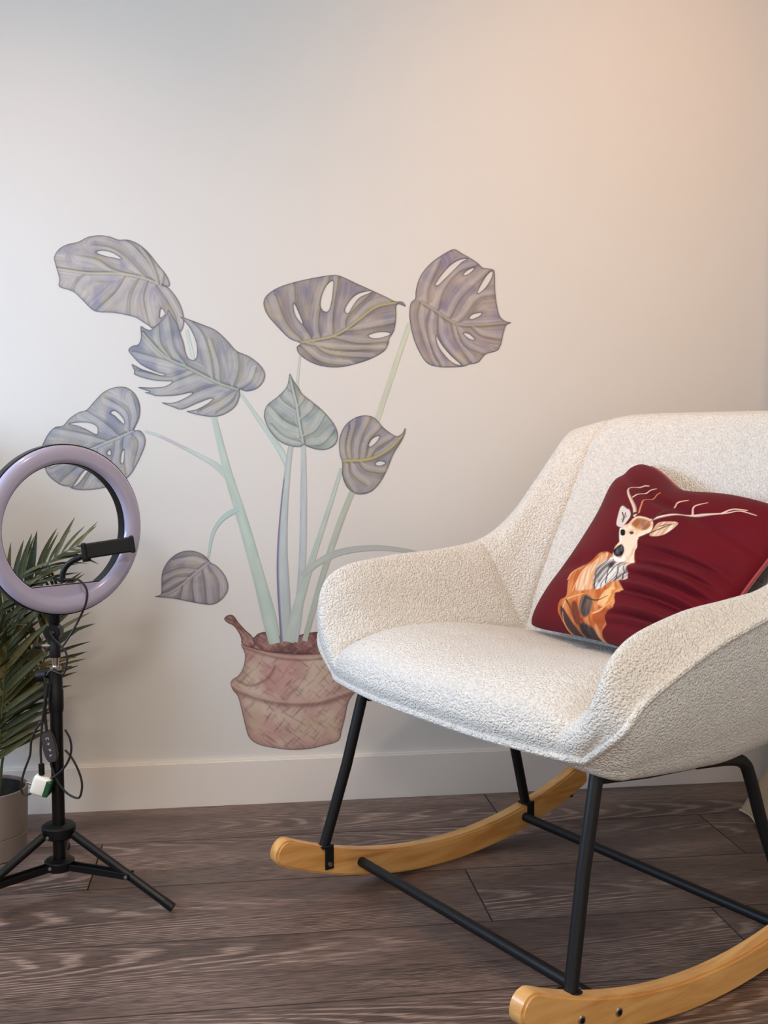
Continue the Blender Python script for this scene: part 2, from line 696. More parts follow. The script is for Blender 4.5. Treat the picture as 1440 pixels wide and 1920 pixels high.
def patch(name, outline, holes, colorfn, lift, spacing=1.7, parent=mural):
    outline = np.asarray(outline, float)
    loops = [outline] + [np.asarray(h, float) for h in holes]

    def dens(l):
        out = []
        for i in range(len(l)):
            a, b = l[i], l[(i + 1) % len(l)]
            k = max(1, int(np.hypot(*(b - a)) / (spacing * 1.2)))
            for q in range(k):
                out.append(a + (b - a) * q / k)
        return np.array(out)
    loops = [dens(l) for l in loops]
    mn, mx_ = outline.min(0), outline.max(0)
    gx, gy = np.meshgrid(np.arange(mn[0], mx_[0], spacing), np.arange(mn[1], mx_[1], spacing))
    gx[1::2] += spacing / 2
    g = np.stack([gx.ravel(), gy.ravel()], -1)
    ok = inpoly(g, loops[0])
    for l in loops[1:]:
        ok &= ~inpoly(g, l)
    g = g[ok]
    for l in loops:
        d = np.full(len(g), 1e9)
        for i in range(0, len(l)):
            d = np.minimum(d, np.hypot(g[:, 0] - l[i, 0], g[:, 1] - l[i, 1]))
        g = g[d > spacing * 0.55]
    pts, edges = [], []
    for l in loops:
        b0 = len(pts)
        pts += [tuple(p) for p in l]
        edges += [(b0 + i, b0 + (i + 1) % len(l)) for i in range(len(l))]
    pts += [tuple(p) for p in g]
    res = delaunay_2d_cdt([Vector(p) for p in pts], edges, [], 0, 1e-5)
    V = np.array([tuple(v) for v in res[0]])
    F = np.array([tuple(f) for f in res[2] if len(f) == 3])
    c = V[F].mean(1)
    ok = inpoly(c, loops[0])
    for l in loops[1:]:
        ok &= ~inpoly(c, l)
    F = F[ok]
    # photo y runs downwards, wall z upwards: turn the faces so they look into the room
    W = hit(V, [0, 1, 0], -lift) - MOFF
    a, b, cc = W[F[:, 0]], W[F[:, 1]], W[F[:, 2]]
    nrm = np.cross(b - a, cc - a)[:, 1]
    F[nrm > 0] = F[nrm > 0][:, ::-1]
    return obj(name, W, F, M['mural'], parent, smooth=False, colors=colorfn(V, loops))


def mixc(a, b, t):
    return a * (1 - t[:, None]) + b * t[:, None]


def leaf_color(c1, c2, c3, mid, lats, veincol=(190, 190, 160), seed=1, dark=(78, 78, 96), edge=1.0, mw=1.6):
    mid = np.asarray(mid, float)
    lats = [np.asarray(l, float) for l in lats]
    c1, c2, c3, vc, dk = pig(c1), pig(c2), pig(c3), pig(veincol), pig(dark)

    def fn(V, loops):
        x, y = V[:, 0], V[:, 1]
        t = np.clip((vnoise(x / 34, y / 34, seed) - 0.25) * 2.0, 0, 1)
        col = mixc(np.tile(c1, (len(V), 1)), np.tile(c2, (len(V), 1)), t)
        t = np.clip((vnoise(x / 26 + 9, y / 26, seed + 3) - 0.52) * 2.6, 0, 1)
        col = mixc(col, np.tile(c3, (len(V), 1)), t)
        D = np.full(len(V), 1e9)
        SD = np.zeros(len(V))
        AL = np.zeros(len(V))
        ID = np.zeros(len(V))
        for q, l in enumerate(lats + [mid]):
            d, s, a = segdist(V, catmull(l, 6))
            k = d < D
            D[k] = d[k]
            SD[k] = (d * s)[k]
            AL[k] = a[k]
            ID[k] = q
        st = vnoise(SD / 2.4 + ID * 17, AL / 45 + ID * 5, seed + 5) * 0.5 + vnoise(SD / 1.1 + ID * 11, AL / 22, seed + 8) * 0.5
        col = col * (0.72 + 0.56 * st)[:, None]
        blot = np.clip((vnoise(x / 12, y / 12, seed + 21) - 0.62) * 3.2, 0, 1)
        col = mixc(col, np.tile(pig((126, 128, 160)), (len(V), 1)), blot * 0.28)
        warm = np.clip((vnoise(x / 18 + 5, y / 18 + 3, seed + 31) - 0.64) * 3.2, 0, 1)
        col = mixc(col, np.tile(pig((186, 172, 150)), (len(V), 1)), warm * 0.5)
        # soft body shading of the drawing: darker flank beside each vein
        flank = np.exp(-((SD - 2.6) / 1.8) ** 2) * 0.30 + np.exp(-((SD - 6.0) / 5.0) ** 2) * 0.12
        col = col * (1 - flank)[:, None]
        light = np.exp(-((SD + 5.0) / 4.0) ** 2) * 0.34
        col = mixc(col, np.tile(pig((205, 200, 208)), (len(V), 1)), light)
        dm, sm, am = segdist(V, catmull(mid, 8))
        col = mixc(col, np.tile(dk, (len(V), 1)), np.exp(-((dm - 3.2) / 1.3) ** 2) * 0.35)
        lat_line = np.exp(-(D / 1.1) ** 2) * 0.55
        col = mixc(col, np.tile(vc, (len(V), 1)), lat_line)
        col = mixc(col, np.tile(vc, (len(V), 1)), np.exp(-(dm / mw) ** 2) * 0.85)
        do = np.full(len(V), 1e9)
        for l in loops:
            do = np.minimum(do, segdist(V, l, True)[0])
        col = mixc(col, np.tile(dk, (len(V), 1)), np.clip(np.exp(-(do / 1.5) ** 2) * 0.72 * edge + np.exp(-(do / 6.0) ** 2) * 0.16, 0, 1))
        return np.clip(col, 0, 1)
    return fn


Z1 = lambda p: tr(60, 420, 460 / 1440, p)
Z2 = lambda p: tr(480, 440, 500 / 1440, p)
Z3 = lambda p: tr(60, 700, 420 / 1440, p)
Z4 = lambda p: tr(400, 680, 400 / 1422, p)
Z5 = lambda p: tr(400, 1120, 320 / 1440, p)

# ---- stems first (they lie behind the leaves)
STEMS = [
    ([(350, 618, 5), (358, 655, 6), (366, 690, 6)], (196, 216, 214), (184, 206, 204)),
    ([(563, 660, 3.5), (559, 697, 4.5), (557, 724, 5)], (196, 204, 206), (186, 196, 200)),
    ([(768, 606, 8), (737, 697, 9.5), (704, 796, 10)], (200, 207, 188), (186, 196, 172)),
    ([(272, 808, 3.5), (296, 816, 5), (322, 828, 5), (369, 852, 6.5), (404, 872, 10), (437, 904, 12)], (188, 204, 208), (168, 188, 186)),
    ([(450, 736, 4), (490, 793, 7), (524, 842, 11), (540, 876, 10)], (186, 210, 212), (160, 192, 196)),
    ([(569, 834, 8), (569, 933, 12), (567, 1046, 13), (561, 1130, 15), (550, 1203, 18)], (186, 194, 206), (160, 172, 188)),
    ([(546, 832, 9), (541, 865, 10), (533, 947, 14), (529, 1032, 19), (531, 1102, 23), (537, 1203, 22)], (182, 196, 202), (150, 150, 176)),
    ([(400, 778, 9), (415, 840, 12), (431, 900, 15), (450, 960, 18), (467, 1018, 20), (487, 1090, 22), (505, 1160, 26), (515, 1207, 21)], (184, 204, 200), (158, 184, 178)),
    ([(447, 955, 10), (430, 963, 10), (412, 978, 8), (398, 1003, 6), (390, 1046, 4)], (172, 200, 202), (140, 176, 182)),
    ([(640, 878, 6), (614, 961, 8), (586, 1046, 11), (556, 1144, 18), (542, 1204, 20)], (184, 200, 196), (162, 184, 182)),
    ([(661, 920, 10), (639, 975, 11), (617, 1040, 11), (594, 1116, 10), (571, 1202, 10)], (176, 186, 176), (158, 168, 160)),
    ([(566, 1080, 11), (597, 1054, 12), (642, 1034, 12), (704, 1027, 10), (766, 1033, 7), (800, 1042, 4)], (178, 184, 186), (160, 168, 170)),
]
STEM_EDGE = {6: (112, 96, 150)}


def stem_patch(i, spec, ca, cb, lift):
    c = catmull(np.array([(a, b) for a, b, _ in spec], float), 10)
    wd = catmull(np.array([(q[2], 0) for q in spec], float), 10)[:, 0]
    T = np.gradient(c, axis=0)
    T /= np.linalg.norm(T, axis=1)[:, None]
    Nn = np.stack([-T[:, 1], T[:, 0]], -1)
    cols_n = 9
    V, colr = [], []
    wt = np.array([214., 214, 214])
    a, b = pig(np.array(ca) * 0.66 + wt * 0.34), pig(np.array(cb) * 0.66 + wt * 0.34)
    for k in range(len(c)):
        for j in range(cols_n):
            s = j / (cols_n - 1) * 2 - 1
            round_ = 1.0
            V.append(c[k] + Nn[k] * s * wd[k] / 2 * round_)
            e = abs(s) ** 3
            n = vnoise(np.array([c[k, 1] / 22.0]), np.array([i * 5.0 + s * 1.2]), i)[0]
            col = a * (1 - e) + b * e
            col = col * (0.92 + 0.14 * n)
            if i in STEM_EDGE and s > 0.55 and c[k, 1] > 900:
                col = col * 0.25 + pig(STEM_EDGE[i]) * 0.75
            if i == 3 and 300 < c[k, 0] < 345:
                col = col * 0.55 + pig((206, 170, 196)) * 0.45
            colr.append(col)
    V = np.array(V)
    F = []
    for k in range(len(c) - 1):
        for j in range(cols_n - 1):
            F.append((k * cols_n + j, k * cols_n + j + 1, (k + 1) * cols_n + j + 1, (k + 1) * cols_n + j))
    W = hit(V, [0, 1, 0], -lift) - MOFF
    f0 = F[0]
    if np.cross(W[f0[1]] - W[f0[0]], W[f0[2]] - W[f0[0]])[1] > 0:
        F = [f[::-1] for f in F]
    return obj('stem', W, F, M['mural'], mural, smooth=False, colors=np.clip(np.array(colr), 0, 1))


# ---- basket
def basket_color(c_lo, c_hi, c_dk, seed, hatch=260):
    rnd = random.Random(seed)
    c_lo, c_hi, c_dk = pig(c_lo), pig(c_hi), pig(c_dk)

    def fn(V, loops):
        x, y = V[:, 0], V[:, 1]
        t = np.clip((vnoise(x / 28, y / 28, seed) - 0.2) * 1.6, 0, 1)
        col = mixc(np.tile(c_lo, (len(V), 1)), np.tile(c_hi, (len(V), 1)), t)
        t2 = np.clip((vnoise(x / 36 + 4, y / 30, seed + 2) - 0.55) * 3, 0, 1)
        col = mixc(col, np.tile(pig((192, 138, 138)), (len(V), 1)), t2 * 0.6)
        t3 = np.clip((vnoise(x / 30 + 40, y / 34 + 7, seed + 4) - 0.6) * 3, 0, 1)
        col = mixc(col, np.tile(pig((198, 180, 156)), (len(V), 1)), t3 * 0.6)
        mn, mx_ = V.min(0), V.max(0)
        for q in range(hatch):
            px_, py_ = rnd.uniform(mn[0], mx_[0]), rnd.uniform(mn[1], mx_[1])
            ang = rnd.choice((0.75, -0.75, 0.62, -0.9)) + rnd.uniform(-0.15, 0.15)
            ln = rnd.uniform(6, 20)
            dx, dy = math.cos(ang), math.sin(ang)
            u = (x - px_) * dx + (y - py_) * dy
            v = -(x - px_) * dy + (y - py_) * dx
            a = np.exp(-(v / rnd.uniform(0.8, 1.7)) ** 2) * np.clip(1.4 - np.abs(u) / ln * 1.4, 0, 1)
            target = c_dk if rnd.random() < 0.55 else pig((214, 178, 166))
            col = mixc(col, np.tile(target, (len(V), 1)), a * 0.42)
        do = np.full(len(V), 1e9)
        for l in loops:
            do = np.minimum(do, segdist(V, l, True)[0])
        col = mixc(col, np.tile(c_dk, (len(V), 1)), np.clip(np.exp(-(do / 1.6) ** 2) * 0.7 + np.exp(-(do / 9.0) ** 2) * 0.4, 0, 1))
        return np.clip(col, 0, 1)
    return fn


def belt(fn, line, w, c, amt, w2=None):
    """adds a drawn fold line to a colour function"""
    line = catmull(np.asarray(line, float), 8)
    c = pig(c)

    def g(V, loops):
        col = fn(V, loops)
        d, s, a = segdist(V, line)
        col = mixc(col, np.tile(c, (len(V), 1)), np.exp(-(d / w) ** 2) * amt)
        return col
    return g


inner = catmull(Z5([(240, 360), (330, 345), (380, 305), (450, 292), (520, 320), (660, 330), (800, 300), (900, 292), (1010, 310), (1030, 440), (900, 478), (720, 482), (520, 470), (380, 445), (300, 420), (250, 400)]), 6, True)
patch('basket_mouth', inner, [], basket_color((112, 78, 80), (134, 96, 94), (82, 54, 60), 21, 120), 0.0003, 2.0)
body = catmull(Z5([(232, 395), (300, 420), (400, 452), (560, 476), (720, 482), (900, 474), (1030, 440), (1030, 560), (1050, 640), (1100, 705), (1160, 750), (1198, 792), (1165, 840), (1135, 900), (1115, 1000), (1085, 1120), (1055, 1210), (930, 1252), (800, 1280), (640, 1286), (480, 1266), (370, 1236), (300, 1180), (268, 1080), (240, 960), (208, 840), (165, 782), (145, 728), (165, 690), (215, 655), (255, 580), (266, 480)]), 5, True)
fn = basket_color((194, 160, 156), (214, 192, 184), (128, 90, 94), 31, 640)
fn = belt(fn, Z5([(165, 775), (300, 835), (480, 880), (660, 905), (850, 905), (1000, 870), (1150, 815)]), 5.5, (116, 76, 80), 0.62)
fn = belt(fn, Z5([(160, 735), (230, 780), (400, 845), (600, 880), (850, 875), (1020, 830), (1150, 790)]), 2.6, (216, 176, 168), 0.7)
fn = belt(fn, Z5([(200, 700), (300, 745), (400, 720), (480, 660), (520, 580)]), 2.6, (112, 72, 78), 0.55)
fn = belt(fn, Z5([(240, 420), (330, 450), (450, 490), (600, 520), (750, 530), (900, 520), (1030, 500)]), 2.0, (120, 78, 78), 0.6)
fn = belt(fn, Z5([(245, 400), (330, 430), (450, 470), (600, 497), (750, 505), (900, 495), (1030, 470)]), 3.0, (210, 170, 156), 0.55)
patch('basket_body', body, [], fn, 0.0005, 1.7)
hand = catmull(Z5([(92, 180), (125, 150), (170, 155), (215, 215), (270, 275), (325, 325), (345, 370), (345, 410), (290, 420), (245, 395), (235, 350), (215, 300), (170, 240), (120, 215)]), 5, True)
fn = basket_color((150, 106, 100), (196, 160, 150), (98, 62, 66), 41, 70)
fn = belt(fn, Z5([(120, 185), (170, 200), (230, 270), (300, 350)]), 1.3, (92, 58, 64), 0.6)
patch('basket_handle', hand, [], fn, 0.0007, 1.4)

for i, (sp, ca, cb) in enumerate(STEMS):
    stem_patch(i, sp, ca, cb, 0.0009 + 0.00003 * i)

# ---- leaves
MAUVE = ((176, 168, 172), (188, 178, 180), (158, 152, 170))
TAUPE = ((152, 142, 144), (172, 160, 160), (138, 132, 152))
BLUE = ((166, 164, 172), (184, 180, 184), (146, 148, 168))
TEAL = ((164, 174, 176), (184, 190, 190), (146, 156, 166))
LEAVES = [
    # top leaf
    (Z1([(130, 190), (160, 145), (210, 118), (270, 105), (330, 75), (400, 66), (460, 75), (505, 92), (560, 92), (620, 115), (680, 165), (740, 240), (785, 295), (808, 345), (800, 368), (765, 358), (800, 374), (850, 435), (880, 500), (892, 570), (878, 625), (840, 640), (790, 600), (750, 590), (705, 612), (690, 600), (640, 568), (600, 545), (480, 520), (370, 512), (300, 450), (240, 395), (160, 368), (160, 320), (135, 230)]),
     [Z1([(375, 165), (420, 155), (480, 172), (525, 205), (480, 198), (420, 185)]), Z1([(750, 548), (757, 494), (780, 522), (768, 540)])],
     Z1([(735, 350), (680, 325), (580, 300), (480, 290), (330, 288), (200, 270), (140, 262)]),
     [Z1(l) for l in ([(735, 350), (690, 250), (600, 140), (540, 95)], [(740, 345), (700, 230), (650, 150)], [(660, 315), (560, 210), (470, 150), (370, 130)], [(580, 300), (470, 270), (380, 215), (270, 190)], [(330, 288), (280, 335), (250, 385)], [(560, 302), (500, 400), (390, 505)], [(690, 335), (665, 430), (680, 520), (700, 600)], [(735, 352), (790, 430), (850, 540), (868, 610)], [(640, 315), (590, 420), (580, 530)], [(760, 350), (770, 290)])],
     MAUVE, (196, 188, 160), 0.0015, 3),
    # split leaf
    (Z1([(565, 740), (590, 715), (625, 705), (640, 660), (637, 600), (665, 615), (700, 620), (750, 575), (790, 530), (800, 500), (825, 540), (855, 590), (870, 640), (890, 700), (900, 750), (915, 785), (935, 797), (955, 795), (968, 770), (965, 700), (935, 625), (900, 575), (868, 543), (915, 558), (1000, 590), (1080, 625), (1150, 690), (1200, 745), (1270, 775), (1330, 820), (1365, 870), (1360, 920), (1320, 965), (1260, 982), (1218, 970), (1220, 1000), (1200, 1060), (1150, 1105), (1080, 1130), (1000, 1125), (905, 1100), (960, 1090), (1020, 1060), (1060, 1028), (1040, 1025), (960, 1055), (880, 1088), (830, 1075), (760, 1048), (820, 1050), (880, 1030), (940, 995), (920, 990), (850, 1005), (740, 1010), (700, 1000), (660, 988), (690, 984), (620, 958), (700, 960), (770, 955), (810, 938), (820, 922), (790, 922), (700, 915), (605, 885), (600, 860), (585, 822), (640, 850), (700, 870), (760, 888), (778, 882), (720, 865), (640, 825), (590, 775)]),
     [],
     Z1([(1208, 972), (1100, 935), (980, 875), (890, 830), (800, 790), (720, 720), (650, 640)]),
     [Z1(l) for l in ([(1170, 962), (1205, 860), (1200, 760)], [(1060, 910), (1040, 780), (1000, 650), (930, 570)], [(900, 830), (830, 730), (800, 560)], [(810, 790), (750, 700), (740, 600)], [(1208, 970), (1280, 920), (1310, 850)], [(1115, 945), (1000, 980), (880, 1030), (780, 1050)], [(980, 880), (880, 915), (760, 955), (640, 965)], [(890, 835), (760, 800), (600, 755)], [(1200, 978), (1110, 1040), (1000, 1095)], [(1212, 980), (1180, 1050), (1090, 1110)], [(1100, 935), (1090, 820), (1050, 690)], [(930, 860), (800, 905), (640, 870)])],
     BLUE, (176, 190, 168), 0.0017, 5),
    # upper middle leaf
    (Z2([(40, 370), (60, 325), (120, 285), (200, 258), (300, 235), (410, 218), (460, 225), (540, 262), (620, 298), (700, 335), (750, 360), (790, 362), (808, 388), (775, 375), (757, 385), (757, 450), (745, 520), (720, 560), (715, 590), (690, 630), (620, 670), (530, 700), (440, 716), (350, 708), (280, 680), (230, 640), (220, 605), (240, 585), (180, 560), (110, 490), (60, 430)]),
     [Z2([(205, 370), (225, 410), (250, 470), (245, 480), (215, 440), (203, 400)]), Z2([(415, 248), (415, 300), (405, 370), (390, 412), (365, 412), (348, 385), (355, 330), (380, 275)]), Z2([(480, 405), (500, 365), (540, 325), (590, 307), (628, 306), (600, 320), (560, 338), (530, 372), (505, 415), (490, 424)]), Z2([(605, 545), (650, 528), (700, 525), (726, 536), (690, 552), (640, 560)])],
     Z2([(236, 584), (340, 565), (410, 550), (480, 515), (560, 455), (650, 390), (760, 366)]),
     [Z2(l) for l in ([(345, 562), (330, 490), (345, 380), (390, 235)], [(300, 572), (220, 430), (200, 270)], [(250, 580), (160, 480), (100, 330)], [(410, 550), (410, 440), (440, 235)], [(480, 515), (490, 440), (620, 310)], [(560, 455), (620, 390), (730, 360)], [(410, 550), (560, 580), (715, 570)], [(300, 575), (400, 640), (620, 660)], [(240, 590), (350, 680), (500, 700)], [(270, 585), (450, 615), (690, 615)], [(480, 515), (600, 500), (745, 470)])],
     TAUPE, (190, 178, 120), 0.0015, 7),
    # upper right leaf
    (Z2([(1070, 78), (1110, 100), (1155, 125), (1200, 155), (1225, 178), (1280, 188), (1290, 220), (1292, 310), (1305, 400), (1320, 445), (1350, 468), (1378, 475), (1350, 490), (1335, 540), (1310, 620), (1240, 645), (1200, 690), (1150, 700), (1118, 712), (1040, 716), (975, 712), (920, 690), (875, 620), (845, 540), (828, 440), (835, 370), (860, 345), (863, 300), (880, 240), (910, 190), (960, 140), (1020, 100)]),
     [Z2([(968, 270), (1000, 220), (1050, 165), (1100, 135), (1143, 130), (1110, 148), (1060, 198), (1010, 247), (985, 270)]), Z2([(1118, 215), (1145, 190), (1180, 178), (1160, 202), (1135, 218)]), Z2([(1195, 318), (1215, 270), (1250, 215), (1278, 197), (1268, 240), (1235, 290)]), Z2([(1152, 450), (1170, 430), (1218, 420), (1205, 440), (1165, 456)]), Z2([(1120, 533), (1150, 535), (1182, 566), (1150, 561)]), Z2([(975, 545), (1000, 590), (1050, 650), (1108, 703), (1060, 690), (1010, 640), (980, 590)])],
     Z2([(893, 364), (960, 405), (1080, 480), (1200, 488), (1370, 475)]),
     [Z2(l) for l in ([(920, 375), (930, 280), (990, 150)], [(975, 410), (1010, 300), (1090, 200), (1190, 160)], [(1080, 480), (1130, 430), (1200, 340), (1290, 320)], [(895, 365), (880, 450), (920, 600), (970, 710)], [(990, 430), (995, 540), (1050, 630), (1120, 700)], [(1060, 480), (1090, 580), (1160, 680)], [(1080, 480), (1130, 590), (1230, 640)], [(950, 400), (930, 500), (960, 620), (1000, 700)], [(1040, 450), (1110, 330), (1250, 200)], [(1160, 488), (1220, 540), (1320, 560)])],
     ((166, 152, 156), (184, 168, 170), (148, 138, 160)), (172, 160, 142), 0.0015, 9),
    # middle heart leaf
    (Z2([(182, 750), (200, 785), (230, 825), (250, 860), (300, 900), (360, 950), (420, 1020), (442, 1080), (430, 1130), (380, 1160), (320, 1158), (270, 1140), (258, 1132), (240, 1145), (180, 1140), (120, 1110), (70, 1050), (43, 980), (60, 920), (110, 880), (160, 830), (175, 790)]),
     [],
     Z2([(257, 1134), (235, 1020), (220, 920), (200, 840), (182, 755)]),
     [Z2(l) for l in ([(240, 1050), (150, 1010), (70, 930)], [(255, 1130), (150, 1095), (80, 1030)], [(225, 960), (150, 910), (120, 870)], [(245, 1090), (320, 1050), (370, 970)], [(258, 1132), (350, 1125), (415, 1060)], [(232, 1000), (290, 950), (310, 910)], [(212, 890), (180, 850)], [(222, 930), (255, 890)])],
     TEAL, (190, 204, 200), 0.0015, 11),
    # small right heart leaf
    (Z4([(837, 540), (850, 470), (890, 405), (960, 360), (1030, 352), (1085, 375), (1130, 430), (1190, 475), (1225, 490), (1260, 470), (1278, 435), (1278, 470), (1250, 530), (1200, 610), (1160, 710), (1110, 800), (1050, 860), (970, 878), (910, 850), (875, 800), (858, 740), (860, 670), (845, 620)]),
     [Z4([(1035, 550), (1055, 510), (1090, 490), (1108, 492), (1085, 530), (1050, 558)]), Z4([(1082, 668), (1110, 655), (1148, 668), (1115, 685), (1085, 682)])],
     Z4([(850, 656), (920, 653), (1000, 650), (1080, 630), (1180, 570), (1262, 485)]),
     [Z4(l) for l in ([(915, 650), (910, 540), (945, 400)], [(960, 650), (970, 540), (1040, 370)], [(1040, 645), (1080, 570), (1190, 500)], [(915, 660), (930, 740), (1010, 800)], [(975, 655), (1020, 710), (1130, 730)], [(870, 660), (880, 760), (930, 850)], [(890, 652), (870, 560), (895, 430)], [(1000, 652), (1030, 520), (1110, 430)])],
     ((152, 146, 156), (168, 160, 168), (134, 130, 156)), (194, 178, 92), 0.0015, 13),
    # leaf behind the ring lamp
    (Z3([(60, 490), (75, 440), (110, 380), (150, 345), (200, 335), (240, 290), (300, 250), (350, 235), (400, 180), (460, 120), (530, 90), (600, 88), (660, 130), (692, 200), (690, 280), (660, 350), (655, 365), (700, 370), (728, 420), (720, 480), (680, 570), (640, 640), (600, 680), (540, 710), (440, 740), (330, 750), (260, 742), (240, 727), (190, 720), (130, 680), (95, 640), (70, 570)]),
     [Z3([(505, 255), (525, 240), (560, 260), (590, 300), (590, 325), (560, 300), (530, 270)]), Z3([(240, 325), (300, 315), (370, 318), (415, 340), (422, 370), (412, 392), (350, 360), (290, 335)]), Z3([(262, 730), (280, 700), (330, 630), (370, 610), (350, 640), (300, 705)]), Z3([(480, 515), (500, 490), (506, 525)]), Z3([(568, 565), (578, 505), (592, 495), (586, 575)]), Z3([(430, 690), (440, 660), (470, 652), (450, 682)])],
     Z3([(650, 370), (560, 410), (430, 465), (300, 520), (120, 600)]),
     [Z3(l) for l in ([(620, 375), (600, 250), (480, 170)], [(560, 410), (470, 330), (350, 250)], [(480, 440), (350, 400), (150, 360)], [(640, 365), (670, 280), (640, 150)], [(600, 390), (590, 480), (610, 640)], [(645, 375), (690, 450), (660, 590)], [(540, 420), (530, 520), (470, 700)], [(420, 470), (350, 560), (200, 690)], [(430, 465), (420, 580), (340, 720)], [(330, 505), (220, 480), (90, 470)])],
     BLUE, (186, 192, 206), 0.0015, 15),
    # low heart leaf
    (Z3([(790, 1435), (830, 1418), (832, 1340), (840, 1270), (880, 1200), (950, 1150), (1030, 1140), (1100, 1165), (1140, 1205), (1145, 1215), (1190, 1240), (1240, 1300), (1262, 1370), (1240, 1430), (1180, 1480), (1110, 1485), (1000, 1465), (900, 1445)]),
     [],
     Z3([(1142, 1212), (1060, 1275), (960, 1360), (880, 1410), (795, 1435)]),
     [Z3(l) for l in ([(1130, 1210), (1040, 1180), (920, 1200)], [(1070, 1265), (960, 1260), (850, 1300)], [(1135, 1225), (1200, 1330), (1210, 1450)], [(1100, 1245), (1120, 1350), (1130, 1475)], [(1040, 1290), (1040, 1380), (1050, 1465)], [(980, 1345), (970, 1400), (960, 1450)], [(1010, 1315), (920, 1320), (838, 1370)])],
     ((156, 146, 156), (178, 166, 172), (138, 130, 150)), (182, 176, 180), 0.0015, 17),
]
for (out, holes, mid, lats, (c1, c2, c3), vc, lift, seed) in LEAVES:
    mw = 1.9 if vc == (194, 178, 92) else 1.3
    patch('leaf', catmull(out, 3, True), [catmull(h, 3, True) for h in holes], leaf_color(c1, c2, c3, mid, lats, vc, seed, mw=mw), lift, 1.6)


# ------------------------------------------------------------------ rocking armchair
A = math.radians(62.8)
NV = np.array([math.cos(A), -math.sin(A), 0.0])
BV = np.array([math.sin(A), math.cos(A), 0.0])
CO = 0.942 * NV
chair = empty('rocking_chair', CO, -A)
tag(chair, 'cream boucle rocking armchair with black metal legs on honey wood rockers', 'chair')

ST = 12
KH = [  # for every ring point: (h, b, z) at each of the 12 stations from the front edge to the top of the back
    [(0, -.130, .448), (0, -.141, .482), (0, -.122, .524), (0, -.05, .545), (0, .09, .543), (0, .22, .527), (0, .395, .502), (0, .435, .60), (0, .520, .76), (0, .602, .91), (0, .650, .972), (0, .690, .985)],
    [(.14, -.128, .448), (.14, -.139, .482), (.14, -.120, .526), (.14, -.045, .550), (.14, .09, .549), (.14, .22, .532), (.14, .388, .504), (.14, .428, .60), (.14, .511, .76), (.14, .593, .91), (.14, .641, .972), (.14, .685, .985)],
    [(.25, -.116, .449), (.255, -.127, .482), (.255, -.107, .524), (.25, -.025, .552), (.25, .10, .553), (.245, .22, .538), (.24, .375, .508), (.235, .415, .60), (.235, .495, .76), (.24, .578, .91), (.24, .625, .970), (.245, .672, .983)],
    [(.31, -.105, .449), (.315, -.113, .480), (.318, -.094, .510), (.308, -.01, .528), (.302, .10, .534), (.297, .22, .523), (.29, .370, .505), (.287, .402, .60), (.287, .480, .76), (.29, .563, .91), (.295, .610, .964), (.30, .658, .976)],
    [(.33, -.100, .450), (.345, -.112, .494), (.350, -.101, .545), (.335, -.022, .575), (.328, .10, .58), (.322, .21, .58), (.315, .345, .585), (.318, .385, .665), (.318, .462, .79), (.32, .546, .915), (.325, .596, .956), (.33, .645, .966)],
    [(.338, -.097, .450), (.372, -.108, .512), (.372, -.104, .587), (.358, -.040, .636), (.352, .08, .648), (.347, .2, .653), (.342, .318, .668), (.343, .372, .722), (.343, .452, .815), (.346, .538, .918), (.346, .588, .952), (.35, .636, .957)],
    [(.342, -.094, .450), (.397, -.100, .532), (.394, -.094, .622), (.388, -.045, .664), (.382, .07, .681), (.377, .2, .688), (.376, .315, .703), (.377, .400, .752), (.372, .476, .834), (.372, .562, .925), (.370, .606, .950), (.373, .655, .950)],
    [(.345, -.091, .449), (.414, -.086, .506), (.428, -.058, .548), (.434, .015, .586), (.436, .105, .620), (.432, .24, .652), (.427, .37, .690), (.422, .452, .748), (.412, .532, .825), (.405, .612, .905), (.390, .648, .930), (.374, .680, .938)],
    [(.340, -.093, .446), (.402, -.062, .472), (.417, -.02, .497), (.422, .06, .523), (.422, .15, .545), (.417, .27, .565), (.41, .40, .605), (.405, .492, .675), (.395, .572, .775), (.385, .648, .873), (.375, .688, .912), (.37, .708, .925)],
    [(.322, -.101, .445), (.378, -.052, .437), (.388, 0, .443), (.388, .08, .448), (.388, .17, .453), (.382, .29, .463), (.372, .445, .505), (.36, .545, .612), (.345, .625, .742), (.33, .692, .862), (.32, .726, .912), (.31, .722, .938)],
    [(.27, -.112, .446), (.338, -.052, .416), (.338, 0, .404), (.334, .08, .394), (.33, .17, .386), (.32, .29, .380), (.30, .475, .405), (.28, .59, .562), (.27, .668, .722), (.26, .727, .862), (.25, .752, .917), (.25, .736, .958)],
    [(.14, -.128, .446), (.16, -.085, .440), (.16, -.02, .428), (.16, .07, .410), (.16, .17, .390), (.16, .30, .376), (.16, .49, .395), (.16, .603, .558), (.16, .683, .722), (.16, .742, .862), (.16, .764, .922), (.16, .738, .970)],
    [(0, -.130, .446), (0, -.09, .441), (0, -.025, .429), (0, .07, .410), (0, .17, .390), (0, .30, .374), (0, .492, .393), (0, .606, .557), (0, .687, .722), (0, .746, .862), (0, .768, .922), (0, .738, .974)],
]
SUB_S, SUB_K = 9, 8
CURV = []
for k, row in enumerate(KH):
    row = np.array(row, float)
    if k <= 4:
        c = np.vstack([catmull(row[:7], SUB_S)[:-1], catmull(row[6:], SUB_S)])
    else:
        c = catmull(row, SUB_S)
    CURV.append(c)
CURV = np.array(CURV)                       # 13 x NSs x 3
NSs = CURV.shape[1]
IS6 = 6 * SUB_S


